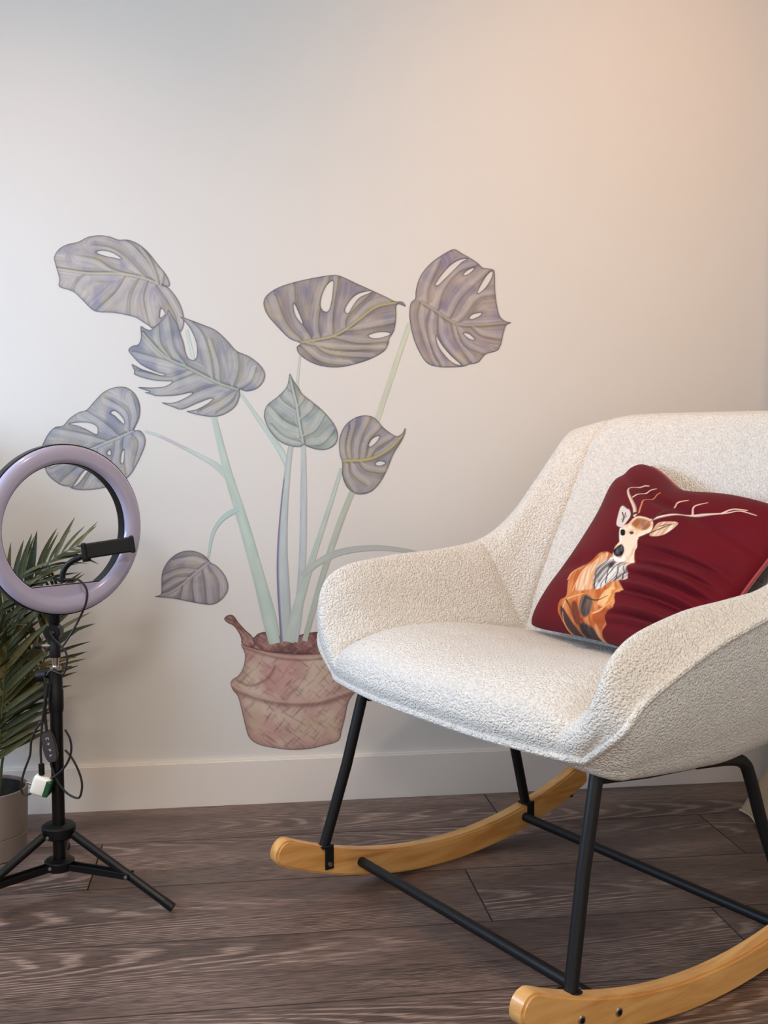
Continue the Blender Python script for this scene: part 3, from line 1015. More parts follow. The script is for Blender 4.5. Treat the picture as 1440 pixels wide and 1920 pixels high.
def ring_at(i):
    P = CURV[:, i]
    mir = P[1:3] * np.array([-1, 1, 1])
    a = catmull(np.vstack([mir[::-1], P[0:4]]), SUB_K)[2 * SUB_K:]
    b = catmull(P[3:8], SUB_K)
    mir2 = P[10:12] * np.array([-1, 1, 1])
    c = catmull(np.vstack([P[7:13], mir2[::-1]]), SUB_K)[:5 * SUB_K + 1]
    return np.vstack([a[:-1], b[:-1], c])


G = np.array([ring_at(i) for i in range(NSs)])    # NSs x NK x 3
NK = G.shape[1]
K3, K6, K7 = 3 * SUB_K, 6 * SUB_K, 7 * SUB_K
# seam grooves: pull the fabric in along the seat edge, the back seam and the arm/back seam
du = np.gradient(G, axis=0)
dv = np.gradient(G, axis=1)
nn = np.cross(dv, du)
nn /= np.linalg.norm(nn, axis=2)[..., None] + 1e-9
cen = np.array([0, 0.15, 0.75])
flip = np.sign(((cen - G) * nn).sum(2).mean(1)[NSs // 3])
inn = -nn * (1 if ((cen - G[NSs // 3, 2]) @ nn[NSs // 3, 2]) > 0 else -1)
for j in range(K3 - 2 * SUB_K, K3 + 2 * SUB_K + 1):
    for i in range(NSs):
        d = np.linalg.norm(G[i, j] - G[i, K3])
        fade = min(1.0, max(0.0, (i - 8) / 10.0))
        G[i, j] = G[i, j] + inn[i, j] * 0.0075 * fade * math.exp(-(d / 0.009) ** 2)
for j in range(0, K6):
    for i in range(NSs):
        d = np.linalg.norm(G[i, j] - G[IS6, j])
        fade = min(1.0, (K6 - j) / 6.0)
        if j != K3:
            G[i, j] = G[i, j] + inn[i, j] * 0.006 * fade * math.exp(-(d / 0.010) ** 2)


def sub_patch(name, i0, i1, j0, j1, sides, parent=chair, m=M['boucle']):
    V, F = [], []
    for sgn in sides:
        b0 = len(V)
        ni, nj = i1 - i0 + 1, j1 - j0 + 1
        for i in range(i0, i1 + 1):
            for j in range(j0, j1 + 1):
                p = G[i, j].copy()
                if sgn > 0 and K3 < j < K7:
                    st_, kk = i / SUB_S, j / SUB_K
                    wk = math.sin(math.pi * min(1, max(0, (kk - 3) / 4.0))) ** 0.7
                    ws = min(1, st_ / 1.5) * max(0, min(1, (7.5 - st_) / 2.0))
                    p[2] -= wk * ws * (0.020 + 0.024 * math.exp(-((st_ - 2.6) / 1.2) ** 2))
                p[0] *= sgn
                V.append(p)
        for i in range(ni - 1):
            for j in range(nj - 1):
                f = (b0 + i * nj + j, b0 + i * nj + j + 1, b0 + (i + 1) * nj + j + 1, b0 + (i + 1) * nj + j)
                F.append(f if sgn < 0 else f[::-1])
    o = obj(name, V, F, m, parent)
    bm = bmesh.new()
    bm.from_mesh(o.data)
    bmesh.ops.remove_doubles(bm, verts=bm.verts, dist=0.0004)
    bmesh.ops.recalc_face_normals(bm, faces=bm.faces)
    bm.to_mesh(o.data)
    bm.free()
    o.data.polygons.foreach_set('use_smooth', [True] * len(o.data.polygons))
    return o


seat = sub_patch('seat', 0, IS6, 0, K3, (1, -1))
crease = catmull(np.array([(-.175, .03), (-.12, .085), (-.07, .17), (-.03, .27), (0, .36)]), 6)
hb = np.array([(v.co.x, v.co.y) for v in seat.data.vertices])
cd_, _, _ = segdist(hb, crease)
for v, d_ in zip(seat.data.vertices, cd_):
    if v.co.z > 0.49:
        v.co.z -= 0.005 * math.exp(-(d_ / 0.010) ** 2)
sub_patch('backrest', IS6, NSs - 1, 0, K3, (1, -1))
for s in (1, -1):
    sub_patch('armrest', 0, IS6, K3, K7, (s,))
    sub_patch('back_wing', IS6, NSs - 1, K3, K7, (s,))
sub_patch('outer_shell', 0, NSs - 1, K7, NK - 1, (1, -1))
# top edge strip closing front and rear fabric of the back
V, F = [], []
half = NK // 2
for sgn in (1, -1):
    b0 = len(V)
    for j in range(0, half + 1):
        a, b = G[-1, j].copy(), G[-1, NK - 1 - j].copy()
        c = (a + b) / 2 + np.array([0, 0.006, 0.006 if j < K6 else 0.0])
        for p in (a, c, b):
            q = p.copy()
            q[0] *= sgn
            V.append(q)
    for j in range(half):
        for q in range(2):
            F.append((b0 + j * 3 + q, b0 + j * 3 + q + 1, b0 + j * 3 + q + 4, b0 + j * 3 + q + 3))
o = obj('top_gusset', V, F, M['boucle'], chair)
bm = bmesh.new()
bm.from_mesh(o.data)
bmesh.ops.remove_doubles(bm, verts=bm.verts, dist=0.0004)
bmesh.ops.recalc_face_normals(bm, faces=bm.faces)
bm.to_mesh(o.data)
bm.free()

# piping round the shell: down one arm, along the front edge, up the other
side = G[:NSs - 7, K7]
front = G[0, :K7]
path = np.vstack([side[::-1][:-1], front[::-1]])
pm = path[::-1][1:] * np.array([-1, 1, 1])
path = np.vstack([path, pm])
keep = [0]
for i in range(1, len(path)):
    if np.linalg.norm(path[i] - path[keep[-1]]) > 0.008:
        keep.append(i)
tube('piping', path[keep], 0.0062, M['boucle'], chair, 8)
# stitched line across the seat
ci = [G[i, 0] + np.array([0, 0, 0.0004]) for i in range(24, IS6 - 3)]

# rockers
RB, RC_B = 1.02, 0.19
B0, B1 = -0.222, 0.618
RH, RWD = 0.053, 0.032


def rocker_outline():
    out = []
    a0, a1 = math.asin((B0 - RC_B) / RB), math.asin((B1 - RC_B) / RB)
    n = 26
    rm = RB - RH / 2
    for i in range(n + 1):
        a = a0 + (a1 - a0) * i / n
        out.append((RC_B + RB * math.sin(a), RB - RB * math.cos(a)))
    for q in range(1, 8):
        t = math.pi * q / 8
        c = (RC_B + rm * math.sin(a1), RB - rm * math.cos(a1))
        rad = (math.sin(a1), -math.cos(a1))
        tan = (math.cos(a1), math.sin(a1))
        out.append((c[0] + RH / 2 * (math.cos(t) * rad[0] + 0.55 * math.sin(t) * tan[0]), c[1] + RH / 2 * (math.cos(t) * rad[1] + 0.55 * math.sin(t) * tan[1])))
    for i in range(n + 1):
        a = a1 + (a0 - a1) * i / n
        out.append((RC_B + (RB - RH) * math.sin(a), RB - (RB - RH) * math.cos(a)))
    for q in range(1, 8):
        t = math.pi * q / 8
        c = (RC_B + rm * math.sin(a0), RB - rm * math.cos(a0))
        rad = (-math.sin(a0), math.cos(a0))
        tan = (-math.cos(a0), -math.sin(a0))
        out.append((c[0] + RH / 2 * (math.cos(t) * rad[0] + 0.8 * math.sin(t) * tan[0]), c[1] + RH / 2 * (math.cos(t) * rad[1] + 0.8 * math.sin(t) * tan[1])))
    return out


def rocker_z(b, top=True):
    r = RB - RH if top else RB
    return RB - math.sqrt(r * r - (b - RC_B) ** 2)


HI = 0.337
for s in (1, -1):
    ol = rocker_outline()
    bm = bmesh.new()
    x0 = s * HI
    x1 = s * (HI + RWD)
    va = [bm.verts.new((x0, b, z)) for b, z in ol]
    vb = [bm.verts.new((x1, b, z)) for b, z in ol]
    n = len(ol)
    fa = bm.faces.new(va)
    fb = bm.faces.new(vb[::-1])
    for i in range(n):
        bm.faces.new((va[i], vb[i], vb[(i + 1) % n], va[(i + 1) % n]))
    bmesh.ops.recalc_face_normals(bm, faces=bm.faces)
    ed = [e for e in bm.edges if (e.verts[0].co.x == e.verts[1].co.x)]
    bmesh.ops.bevel(bm, geom=ed, offset=0.004, segments=2, affect='EDGES')
    rk = bmobj('rocker', bm, M['wood'], chair, True)
    auto(rk, 30)
    # pads below the back end
    bmobj('stop_pad', box_bm((0.018, 0.016, 0.010), (s * (HI + RWD / 2), 0.575, rocker_z(0.575, False) - 0.002), 0.002), M['black_plastic'], rk)
    # bolts on the outer face
    for b in (-0.115, -0.035, 0.42, 0.44):
        z = 0.068 if b == -0.115 else 0.055
        if b == 0.44:
            continue
        bm = bmesh.new()
        bmesh.ops.create_cone(bm, cap_ends=True, segments=14, radius1=0.0075, radius2=0.0065, depth=0.004)
        bmesh.ops.rotate(bm, matrix=Matrix.Rotation(math.pi / 2, 3, 'Y'), verts=bm.verts)
        bmesh.ops.translate(bm, vec=Vector((s * (HI + RWD + 0.0005), b, z)), verts=bm.verts)
        bo = bmobj('bolt', bm, M['screw'], rk)
        bm = bmesh.new()
        bmesh.ops.create_cone(bm, cap_ends=True, segments=6, radius1=0.0042, radius2=0.0042, depth=0.003)
        bmesh.ops.rotate(bm, matrix=Matrix.Rotation(math.pi / 2, 3, 'Y'), verts=bm.verts)
        bmesh.ops.translate(bm, vec=Vector((s * (HI + RWD + 0.0018), b, z)), verts=bm.verts)
        bmobj('hex_socket', bm, M['black_plastic'], rk)
    hc = s * (HI + 0.012)
    zf = rocker_z(-0.118)
    lg = tube('leg', [(s * 0.318, -0.030, 0.440), (s * 0.322, -0.042, 0.405), (s * 0.330, -0.075, 0.27), (hc, -0.118, zf - 0.002)], 0.0112, M['black_metal'], chair, 14)

    def bracket(b, z):
        bm = box_bm((0.030, 0.026, 0.004), (s * (HI + 0.010), b, z + 0.001), 0.001)
        t = box_bm((0.004, 0.020, 0.050), (s * (HI - 0.002), b + 0.004, z - 0.020), 0.0015)
        me = bpy.data.meshes.new('t')
        t.to_mesh(me)
        t.free()
        bm.from_mesh(me)
        br = bmobj('bracket', bm, M['black_metal'], chair)
        bm = bmesh.new()
        bmesh.ops.create_cone(bm, cap_ends=True, segments=12, radius1=0.0055, radius2=0.0045, depth=0.004)
        bmesh.ops.rotate(bm, matrix=Matrix.Rotation(math.pi / 2, 3, 'Y'), verts=bm.verts)
        bmesh.ops.translate(bm, vec=Vector((s * (HI - 0.005), b + 0.004, z - 0.034)), verts=bm.verts)
        bmobj('bolt', bm, M['screw'], br)
    bracket(-0.118, zf)
    zb = rocker_z(0.432)
    back = catmull([(s * 0.318, 0.20, 0.388), (s * 0.318, 0.285, 0.379), (s * 0.319, 0.325, 0.366), (s * 0.321, 0.343, 0.335), (s * 0.328, 0.375, 0.24), (hc, 0.432, zb - 0.002)], 6)
    tube('leg', back, 0.0112, M['black_metal'], chair, 14)
    bracket(0.432, zb)
    tube('seat_rail', [(s * 0.318, 0.21, 0.388), (s * 0.318, 0.08, 0.394), (s * 0.318, -0.03, 0.405)], 0.0100, M['black_metal'], chair, 10)
for b in (-0.035, 0.42):
    tube('stretcher', [(-HI - 0.004, b, 0.055), (HI + 0.004, b, 0.055)], 0.0100, M['black_metal'], chair, 14)

# ------------------------------------------------------------------ velvet cushion
BL, TL, TR_, BR = (np.array(p) for p in ((-.237, .318, .520), (-.114, .548, .884), (.362, .432, .798), (.325, .175, .540)))
ctr = (BL + TL + TR_ + BR) / 4
pil = empty('throw_cushion', CO + BL[0] * 0.0 * NV, -A)
base = (BL + BR) / 2
pil.location = CO + base[0] * NV + base[1] * BV + np.array([0, 0, base[2]])
tag(pil, 'dark red velvet cushion printed with an antlered deer on armchair', 'cushion')


def to_world(p):
    p = np.atleast_2d(p)
    return CO + p[:, 0:1] * NV + p[:, 1:2] * BV + p[:, 2:3] * np.array([0, 0, 1.0])


e1 = ((BR - BL) + (TR_ - TL)) / 2
e2 = ((TL - BL) + (TR_ - BR)) / 2
pn = np.cross(e1, e2)
pn /= np.linalg.norm(pn)
if pn[1] > 0:
    pn = -pn
ea = e1 / np.linalg.norm(e1)
eb = np.cross(pn, ea)
if eb[2] < 0:
    eb = -eb


def cushion_pts(n, side_):
    u, v = np.meshgrid(np.linspace(0, 1, n), np.linspace(0, 1, n), indexing='ij')
    # edges drawn in between the corners
    uu = u + 0.035 * np.sin(2 * np.pi * u) * np.sin(np.pi * v) * 0.6 - (u - 0.5) * 0.06 * np.sin(np.pi * v)
    vv = v - (v - 0.5) * 0.085 * np.sin(np.pi * u)
    P = ((1 - uu) * (1 - vv))[..., None] * BL + (uu * (1 - vv))[..., None] * BR + ((1 - uu) * vv)[..., None] * TL + (uu * vv)[..., None] * TR_
    a = np.clip(1 - np.abs(2 * u - 1) ** 2.4, 0, 1)
    b = np.clip(1 - np.abs(2 * v - 1) ** 2.4, 0, 1)
    t = (a * b) ** 0.45
    P = P - (0.026 * np.exp(-((u - 0.40) / 0.19) ** 2) * v ** 4)[..., None] * eb
    P = P - (0.036 * np.exp(-((v - 0.84) / 0.16) ** 2) * (1 - u) ** 3)[..., None] * ea
    cr = (np.abs(2 * u - 1) * np.abs(2 * v - 1)) ** 5
    P = ctr + (P - ctr) * (1 - 0.07 * cr)[..., None]
    if side_ > 0:
        h = 0.074 * t
        # soft folds fanning in from the right-hand edge
        for q, v0 in enumerate((0.03, 0.085, 0.175, 0.215, 0.31, 0.385, 0.47)):
            vc = v0 + (0.30 - 0.018 * q) * (u - 0.45) - 0.30 * (u - 0.45) ** 2
            left = 0.36 + 0.10 * ((q * 37) % 5) / 4
            am = np.clip((u - left) / 0.34, 0, 1) ** 1.3 * np.clip((1.0 - u) / 0.10, 0, 1) * (0.45, 1.0, 0.7, 1.15, 1.0, 0.55, 0.5)[q]
            dv_ = v - vc
            h = h + am * (-0.0125 * np.exp(-(dv_ / 0.012) ** 2) + 0.0090 * np.exp(-((dv_ - 0.026) / 0.018) ** 2)) * np.clip(t * 2, 0, 1)
        f2 = vnoise(u * 3.0 + 11, v * 5.0 + u * 2, 9) - 0.5
        h = h + 0.008 * f2 * t
        # crease under the top corner
        d = (v - 0.86) + 0.22 * (u - 0.2)
        h = h - 0.010 * np.exp(-(d / 0.03) ** 2) * t ** 0.5
        # dip low on the front where the print folds
        d = (v - 0.34) - 0.25 * (u - 0.2)
        h = h - 0.010 * np.exp(-(d / 0.05) ** 2) * np.clip(u * 5, 0, 1) * t
        P = P + pn * h[..., None]
    else:
        P = P - pn * (0.032 * t)[..., None]
    return P.reshape(-1, 3), u.ravel(), v.ravel()


def grid_faces(n, rev):
    F = []
    for i in range(n - 1):
        for j in range(n - 1):
            f = (i * n + j, (i + 1) * n + j, (i + 1) * n + j + 1, i * n + j + 1)
            F.append(f[::-1] if rev else f)
    return F


NP = 320
PF, pu, pv = cushion_pts(NP, 1)
WCTR = to_world(ctr + pn * 0.060)[0]
wn = pn[0] * NV + pn[1] * BV + np.array([0, 0, pn[2]])
wa = ea[0] * NV + ea[1] * BV + np.array([0, 0, ea[2]])
wb = eb[0] * NV + eb[1] * BV + np.array([0, 0, eb[2]])


def on_cushion(px):
    P = hit(px, wn, WCTR @ wn) - WCTR
    return np.stack([P @ wa, P @ wb], -1)


ZD = lambda p: on_cushion(tr(960, 840, 1 / 3, p))
Q = PF - (ctr + pn * 0.060)
ab = np.stack([Q @ ea, Q @ eb], -1)
VEL = lin((100, 10, 24))
vcol = np.tile(VEL, (len(PF), 1)) * (0.85 + 0.3 * vnoise(ab[:, 0] * 14, ab[:, 1] * 14, 3))[:, None]


def fill(pts, c, soft=0.0, c2=None, seed=1, amt=1.0, freq=(160, 30), ang=0.0):
    global vcol
    poly = catmull(ZD(pts), 4, True)
    inside = inpoly(ab, poly)
    if not inside.any():
        return
    col = np.tile(lin(c), (inside.sum(), 1))
    if c2 is not None:
        x, y = ab[inside, 0], ab[inside, 1]
        ca, sa = math.cos(ang), math.sin(ang)
        xr, yr = x * ca + y * sa, -x * sa + y * ca
        t = np.clip((vnoise(xr * freq[0], yr * freq[1], seed) - 0.3) * 2.2, 0, 1)
        col = mixc(col, np.tile(lin(c2), (len(col), 1)), t)
    if soft > 0:
        d = segdist(ab[inside], poly, True)[0]
        k = np.clip(d / soft, 0, 1)
    else:
        k = np.ones(inside.sum())
    vcol[inside] = mixc(vcol[inside], col, k * amt)


def stroke(pts, w0, w1, c, cdark=None):
    global vcol
    l = catmull(ZD(pts), 6)
    d, s, a = segdist(ab, l)
    a = a / a.max()
    w_ = (w0 * (1 - a) + w1 * a) * 0.00036
    k = np.clip((w_ - d) / 0.0007 + 0.5, 0, 1)
    col = np.tile(lin(c), (len(ab), 1))
    if cdark is not None:
        t = np.clip(-(d * s) / w_ * 0.9 + 0.1, 0, 1)
        col = mixc(col, np.tile(lin(cdark), (len(ab), 1)), t)
    vcol = mixc(vcol, col, k)


# body, chest, legs
fill([(305, 700), (350, 660), (420, 635), (490, 600), (550, 595), (590, 610), (690, 600), (700, 640), (668, 700), (665, 755), (628, 765), (625, 815), (582, 825), (575, 890), (510, 905), (490, 960), (430, 995), (415, 1060), (430, 1140), (395, 1125), (370, 1085), (300, 1100), (270, 1040), (230, 1050), (190, 1000), (215, 940), (208, 870), (240, 825), (285, 810), (300, 740)], (186, 92, 44), 0.002, (216, 138, 80), 2, 1, (150, 40), 0.5)
fill([(380, 700), (430, 645), (500, 608), (560, 600), (510, 660), (475, 720), (455, 790), (400, 800), (345, 790)], (240, 204, 170), 0.004, (226, 160, 110), 3, 1.0, (170, 40), 0.5)
fill([(540, 790), (625, 768), (622, 815), (580, 825), (575, 880), (500, 890), (470, 860)], (214, 130, 66), 0.003, (244, 190, 130), 4, 1, (150, 40))
fill([(480, 690), (520, 640), (580, 618), (640, 650), (692, 622), (667, 700), (664, 757), (560, 772), (460, 795)], (232, 222, 212), 0.002, (120, 104, 100), 5, 1, (260, 24), -0.25)
fill([(470, 740), (500, 670), (560, 630), (600, 650), (570, 700), (530, 740), (500, 780)], (74, 66, 72), 0.006, (190, 176, 168), 6, 0.8, (260, 24), -0.35)
fill([(220, 880), (245, 850), (285, 930), (292, 965), (240, 970), (222, 930)], (74, 52, 52), 0.003)
fill([(365, 845), (400, 815), (445, 830), (440, 880), (375, 925), (345, 890)], (62, 54, 58), 0.004, (120, 96, 80), 7)
fill([(310, 850), (345, 840), (350, 900), (320, 950), (290, 920)], (120, 58, 40), 0.004)
fill([(290, 975), (330, 930), (405, 960), (395, 1040), (340, 1085), (300, 1050)], (46, 42, 50), 0.004, (90, 66, 56), 8)
fill([(230, 960), (270, 965), (290, 1050), (260, 1045), (235, 1010)], (92, 52, 40), 0.003)
fill([(405, 960), (440, 940), (425, 1010), (412, 1060), (425, 1135), (400, 1120), (385, 1060)], (214, 150, 104), 0.003, (150, 84, 50), 9)
fill([(440, 900), (510, 890), (500, 940), (450, 980), (420, 950)], (176, 84, 40), 0.004)
# head
fill([(640, 470), (680, 448), (705, 420), (740, 403), (800, 418), (818, 450), (800, 500), (742, 530), (730, 565), (702, 605), (690, 650), (640, 652), (600, 652), (572, 622), (600, 580), (632, 550), (642, 515)], (228, 188, 148), 0.002, (244, 222, 196), 10, 1, (120, 60))
fill([(690, 450), (735, 412), (800, 424), (808, 460), (770, 492), (715, 480)], (164, 96, 54), 0.005, (206, 150, 100), 11)
fill([(740, 430), (775, 430), (780, 465), (752, 475)], (150, 110, 100), 0.006)
fill([(650, 520), (690, 500), (740, 520), (700, 580), (660, 600), (640, 575)], (240, 216, 190), 0.005)
fill([(630, 480), (648, 478), (650, 540), (632, 560)], (238, 228, 216), 0.002)
fill([(638, 486), (663, 486), (663, 516), (640, 518)], (18, 14, 14), 0.001)
fill([(685, 500), (705, 492), (715, 505), (695, 515)], (70, 52, 48), 0.002)
fill([(585, 596), (612, 578), (645, 564), (652, 590), (622, 622), (590, 618)], (22, 18, 22), 0.0015, (92, 88, 92), 12, 1, (200, 150))
fill([(578, 614), (600, 622), (625, 628), (640, 612), (650, 632), (612, 652), (584, 642)], (244, 232, 226), 0.0015)
fill([(560, 650), (600, 652), (590, 690), (555, 700)], (60, 52, 56), 0.006)
# ears
fill([(613, 400), (624, 346), (640, 334), (682, 366), (692, 402), (672, 440), (642, 472), (610, 456)], (224, 208, 198), 0.002)
for q in ([(640, 380), (650, 410), (645, 440)], [(660, 385), (655, 410), (640, 425)], [(668, 405), (655, 420), (648, 440)]):
    stroke(q, 4, 3, (90, 70, 70))
stroke([(626, 345), (640, 336), (672, 360)], 5, 4, (90, 62, 58))
fill([(812, 482), (840, 440), (882, 428), (948, 430), (922, 470), (862, 512), (796, 518)], (206, 160, 122), 0.002, (240, 214, 194), 13)
stroke([(740, 528), (800, 500), (860, 470), (925, 440)], 5, 3, (96, 52, 36))
stroke([(850, 460), (880, 450), (905, 445)], 4, 3, (120, 92, 86))
# antlers
stroke([(718, 400), (708, 350), (682, 300), (662, 262), (655, 228), (680, 206), (720, 198), (756, 200)], 13, 4, (232, 198, 178), (70, 44, 36))
stroke([(690, 282), (730, 240), (797, 215)], 7, 3, (232, 198, 178))
stroke([(735, 385), (742, 330), (752, 292), (822, 242)], 5, 4, (214, 140, 92))
stroke([(700, 395), (722, 385)], 12, 9, (70, 46, 38))
stroke([(800, 428), (850, 405), (920, 385), (1000, 370), (1100, 362), (1180, 340), (1240, 312), (1312, 316)], 12, 3, (236, 204, 190), (110, 70, 60))
stroke([(1000, 366), (1020, 325), (1085, 292)], 8, 3, (232, 190, 170))
stroke([(812, 418), (870, 360), (910, 315)], 8, 7, (84, 50, 40))
stroke([(905, 320), (930, 302), (985, 288)], 7, 3, (228, 176, 150))
stroke([(1160, 345), (1210, 308), (1272, 298)], 7, 3, (232, 196, 180))

for q in ([(300, 725), (335, 680), (425, 648)], [(330, 790), (380, 720), (455, 655)], [(250, 860), (290, 828), (400, 812)], [(430, 905), (520, 884), (572, 855)], [(300, 985), (290, 1040), (312, 1092)], [(205, 990), (220, 930), (238, 880)], [(350, 760), (400, 690), (470, 640)]):
    stroke(q, 5, 2, (240, 176, 118))
for q in ([(345, 920), (350, 980), (335, 1050)], [(465, 790), (490, 700), (530, 650)], [(540, 770), (560, 700), (590, 660)], [(600, 760), (615, 700), (625, 660)], [(640, 755), (648, 700), (655, 665)], [(280, 830), (300, 880), (300, 960)], [(400, 830), (470, 850), (540, 830)]):
    stroke(q, 5, 2, (66, 52, 52))
obj('cover_front', PF - base, grid_faces(NP, False), M['velvet'], pil, colors=vcol)
PBk, _, _ = cushion_pts(60, -1)
obj('cover_back', PBk - base, grid_faces(60, True), M['velvet'], pil, colors=np.tile(VEL, (len(PBk), 1)))
for o_ in (bpy.data.objects['cover_front'], bpy.data.objects['cover_back']):
    bm = bmesh.new()
    bm.from_mesh(o_.data)
    f = bm.faces[len(bm.faces) // 2] if hasattr(bm.faces, 'ensure_lookup_table') and not bm.faces.ensure_lookup_table() else None
    want = 1 if o_.name == 'cover_front' else -1
    if f is not None and (f.normal @ Vector(pn)) * want < 0:
        bmesh.ops.reverse_faces(bm, faces=bm.faces)
    bm.to_mesh(o_.data)
    bm.free()
g_ = PF.reshape(NP, NP, 3)
loop = np.vstack([g_[30:, -1], g_[-1, ::-1][1:-30]])[::5]
tube('piping', loop - base, 0.0038, M['velvet_piping'], pil, 8)

# ------------------------------------------------------------------ ring light on a tripod
AX = np.array([-0.365, -0.516, 0.0])
DEP = float((AX - CAM) @ FH)
lamp = empty('ring_light', AX, 0)
tag(lamp, 'unlit ring light with phone holder on black folding tripod stand', 'ring light')


def px_z(y):
    return float(at([(115, y)], [DEP])[0, 2])


phi = math.radians(36.0)
RN = np.array([math.sin(phi), -math.cos(phi), 0.0])      # ring looks this way
RX = np.array([math.cos(phi), math.sin(phi), 0.0])
RZc = px_z(990)
RC = np.array([0, 0, RZc]) + RN * 0.050
RO, RI = 0.1650, 0.1287


def rp(a, r, d):
    return RC + RX * (r * math.cos(a)) + np.array([0, 0, 1.0]) * (r * math.sin(a)) + RN * d


def ring_surface(name, prof, m, parent, n=96):
    V, F = [], []
    k = len(prof)
    for i in range(n):
        a = 2 * math.pi * i / n
        for (r_, d_) in prof:
            V.append(rp(a, r_, d_))
    for i in range(n):
        j = (i + 1) % n
        for q in range(k - 1):
            F.append((i * k + q, i * k + q + 1, j * k + q + 1, j * k + q))
    o = obj(name, V, F, m, parent)
    bm = bmesh.new()
    bm.from_mesh(o.data)
    bmesh.ops.recalc_face_normals(bm, faces=bm.faces)
    bm.to_mesh(o.data)
    bm.free()
    return auto(o, 45)


hs = [(RI - 0.001, 0.004), (RI - 0.001, -0.018), (RI + 0.006, -0.024), (RO - 0.006, -0.024), (RO + 0.0015, -0.016), (RO + 0.0015, 0.004), (RO - 0.0005, 0.0045)]
hous = ring_surface('ring_housing', hs, M['black_plastic'], lamp)
df = []
for q in range(15):
    t = math.pi * q / 14
    df.append((RI + 0.0005 + (RO - RI - 0.001) * (1 - math.cos(t)) / 2, 0.003 + 0.013 * math.sin(t) ** 0.8))
ring_surface('diffuser', df, M['diffuser'], lamp)
# flat mount plate across the lower inside of the ring
CH = -0.1073
pts = []
hw = math.sqrt(RI ** 2 - CH ** 2)
a0, a1 = math.atan2(CH, -hw), math.atan2(CH, hw)
if a0 > 0:
    a0 -= 2 * math.pi
arc = [a0 + (a1 - a0) * i / 24 for i in range(25)]
V = [rp(a, RI + 0.001, 0.004) for a in arc] + [rp(a, RI + 0.001, -0.016) for a in arc]
n = 25
F = [tuple(range(n)), tuple(range(2 * n - 1, n - 1, -1))] + [(i, i + n, i + n + 1, i + 1) for i in range(n - 1)] + [(0, n - 1, 2 * n - 1, n)]
o = obj('mount_plate', V, F, M['plate'], lamp, smooth=False)
tube('plate_lip', [rp(a0, RI, 0.003), rp(a1, RI, 0.003)], 0.0012, M['black_plastic'], lamp, 6)

z_hub, z_low = px_z(1556), px_z(1619)
pa, pb = np.array([0, 0, px_z(1150)]) - RN * 0.006, rp(-math.pi / 2, RO - 0.008, -0.018)
dd = Vector(pb - pa)
bmobj('ring_bracket', box_bm((dd.length + 0.012, 0.022, 0.014), Vector((pa + pb) / 2), 0.003, basis(dd, RX)), M['black_plastic'], lamp)
vert = lambda z: np.array([0, 0, z])
tube('pole', [vert(z_low - 0.012), vert(px_z(1330))], 0.0127, M['black_satin'], lamp, 20)
V, F = lathe_geo([(0.0, px_z(1334)), (0.0140, px_z(1334)), (0.0148, px_z(1328)), (0.0148, px_z(1294)), (0.0138, px_z(1292)), (0.0130, px_z(1256)), (0.0, px_z(1256))], 24)
cl = auto(obj('clamp_sleeve', V, F, M['black_plastic'], lamp))
tube('chrome_ring', [vert(px_z(1256)), vert(px_z(1249))], 0.0118, M['chrome'], lamp, 20)
tube('chrome_stud', [vert(px_z(1250)), vert(px_z(1230))], [0.0065, 0.0085], M['chrome'], lamp, 16)
V, F = lathe_geo([(0.0, px_z(1232)), (0.0108, px_z(1232)), (0.0112, px_z(1212)), (0.0098, px_z(1208)), (0.0098, px_z(1170)), (0.0120, px_z(1166)), (0.0120, px_z(1140)), (0.0, px_z(1140))], 20)
nk = auto(obj('ball_mount', V, F, M['black_plastic'], lamp))
# tilt joint disc facing the camera
VD = -FH


def disc(name, c, r, d, axis, m, parent, n=20, bev=0.001):
    q = Vector(axis).to_track_quat('Z', 'Y').to_matrix()
    bm = bmesh.new()
    bmesh.ops.create_cone(bm, cap_ends=True, segments=n, radius1=r, radius2=r, depth=d)
    if bev:
        bmesh.ops.bevel(bm, geom=[e for e in bm.edges if abs(e.verts[0].co.z - e.verts[1].co.z) < 1e-6], offset=bev, segments=2, affect='EDGES')
    bmesh.ops.transform(bm, matrix=q.to_4x4(), verts=bm.verts)
    bmesh.ops.translate(bm, vec=Vector(c), verts=bm.verts)
    o = bmobj(name, bm, m, parent, True)
    return auto(o, 35)


tj = disc('tilt_joint', vert(px_z(1184)) + VD * 0.004, 0.0160, 0.026, VD, M['black_plastic'], lamp, 28)
disc('joint_screw', vert(px_z(1184)) + VD * 0.0175, 0.0038, 0.003, VD, M['chrome'], tj, 12, 0.0005)


def lp(px, fwd=0.0):
    """photo point on the stand's upright plane, in stand coordinates"""
    P = at(px, [DEP - fwd] * len(np.atleast_2d(px)))
    return P - AX


kn = tube('tilt_knob', lp([(78, 1211), (66, 1211)]), 0.0062, M['black_plastic'], lamp, 12)
tube('knob_stem', lp([(100, 1211), (78, 1211)]), 0.0030, M['chrome'], kn, 10)
kn = tube('height_knob', lp([(88, 1266), (70, 1268)], 0.0), 0.0125, M['black_plastic'], lamp, 12)
tube('knob_stem', lp([(106, 1264), (86, 1266)], 0.0), 0.0060, M['black_plastic'], kn, 10)

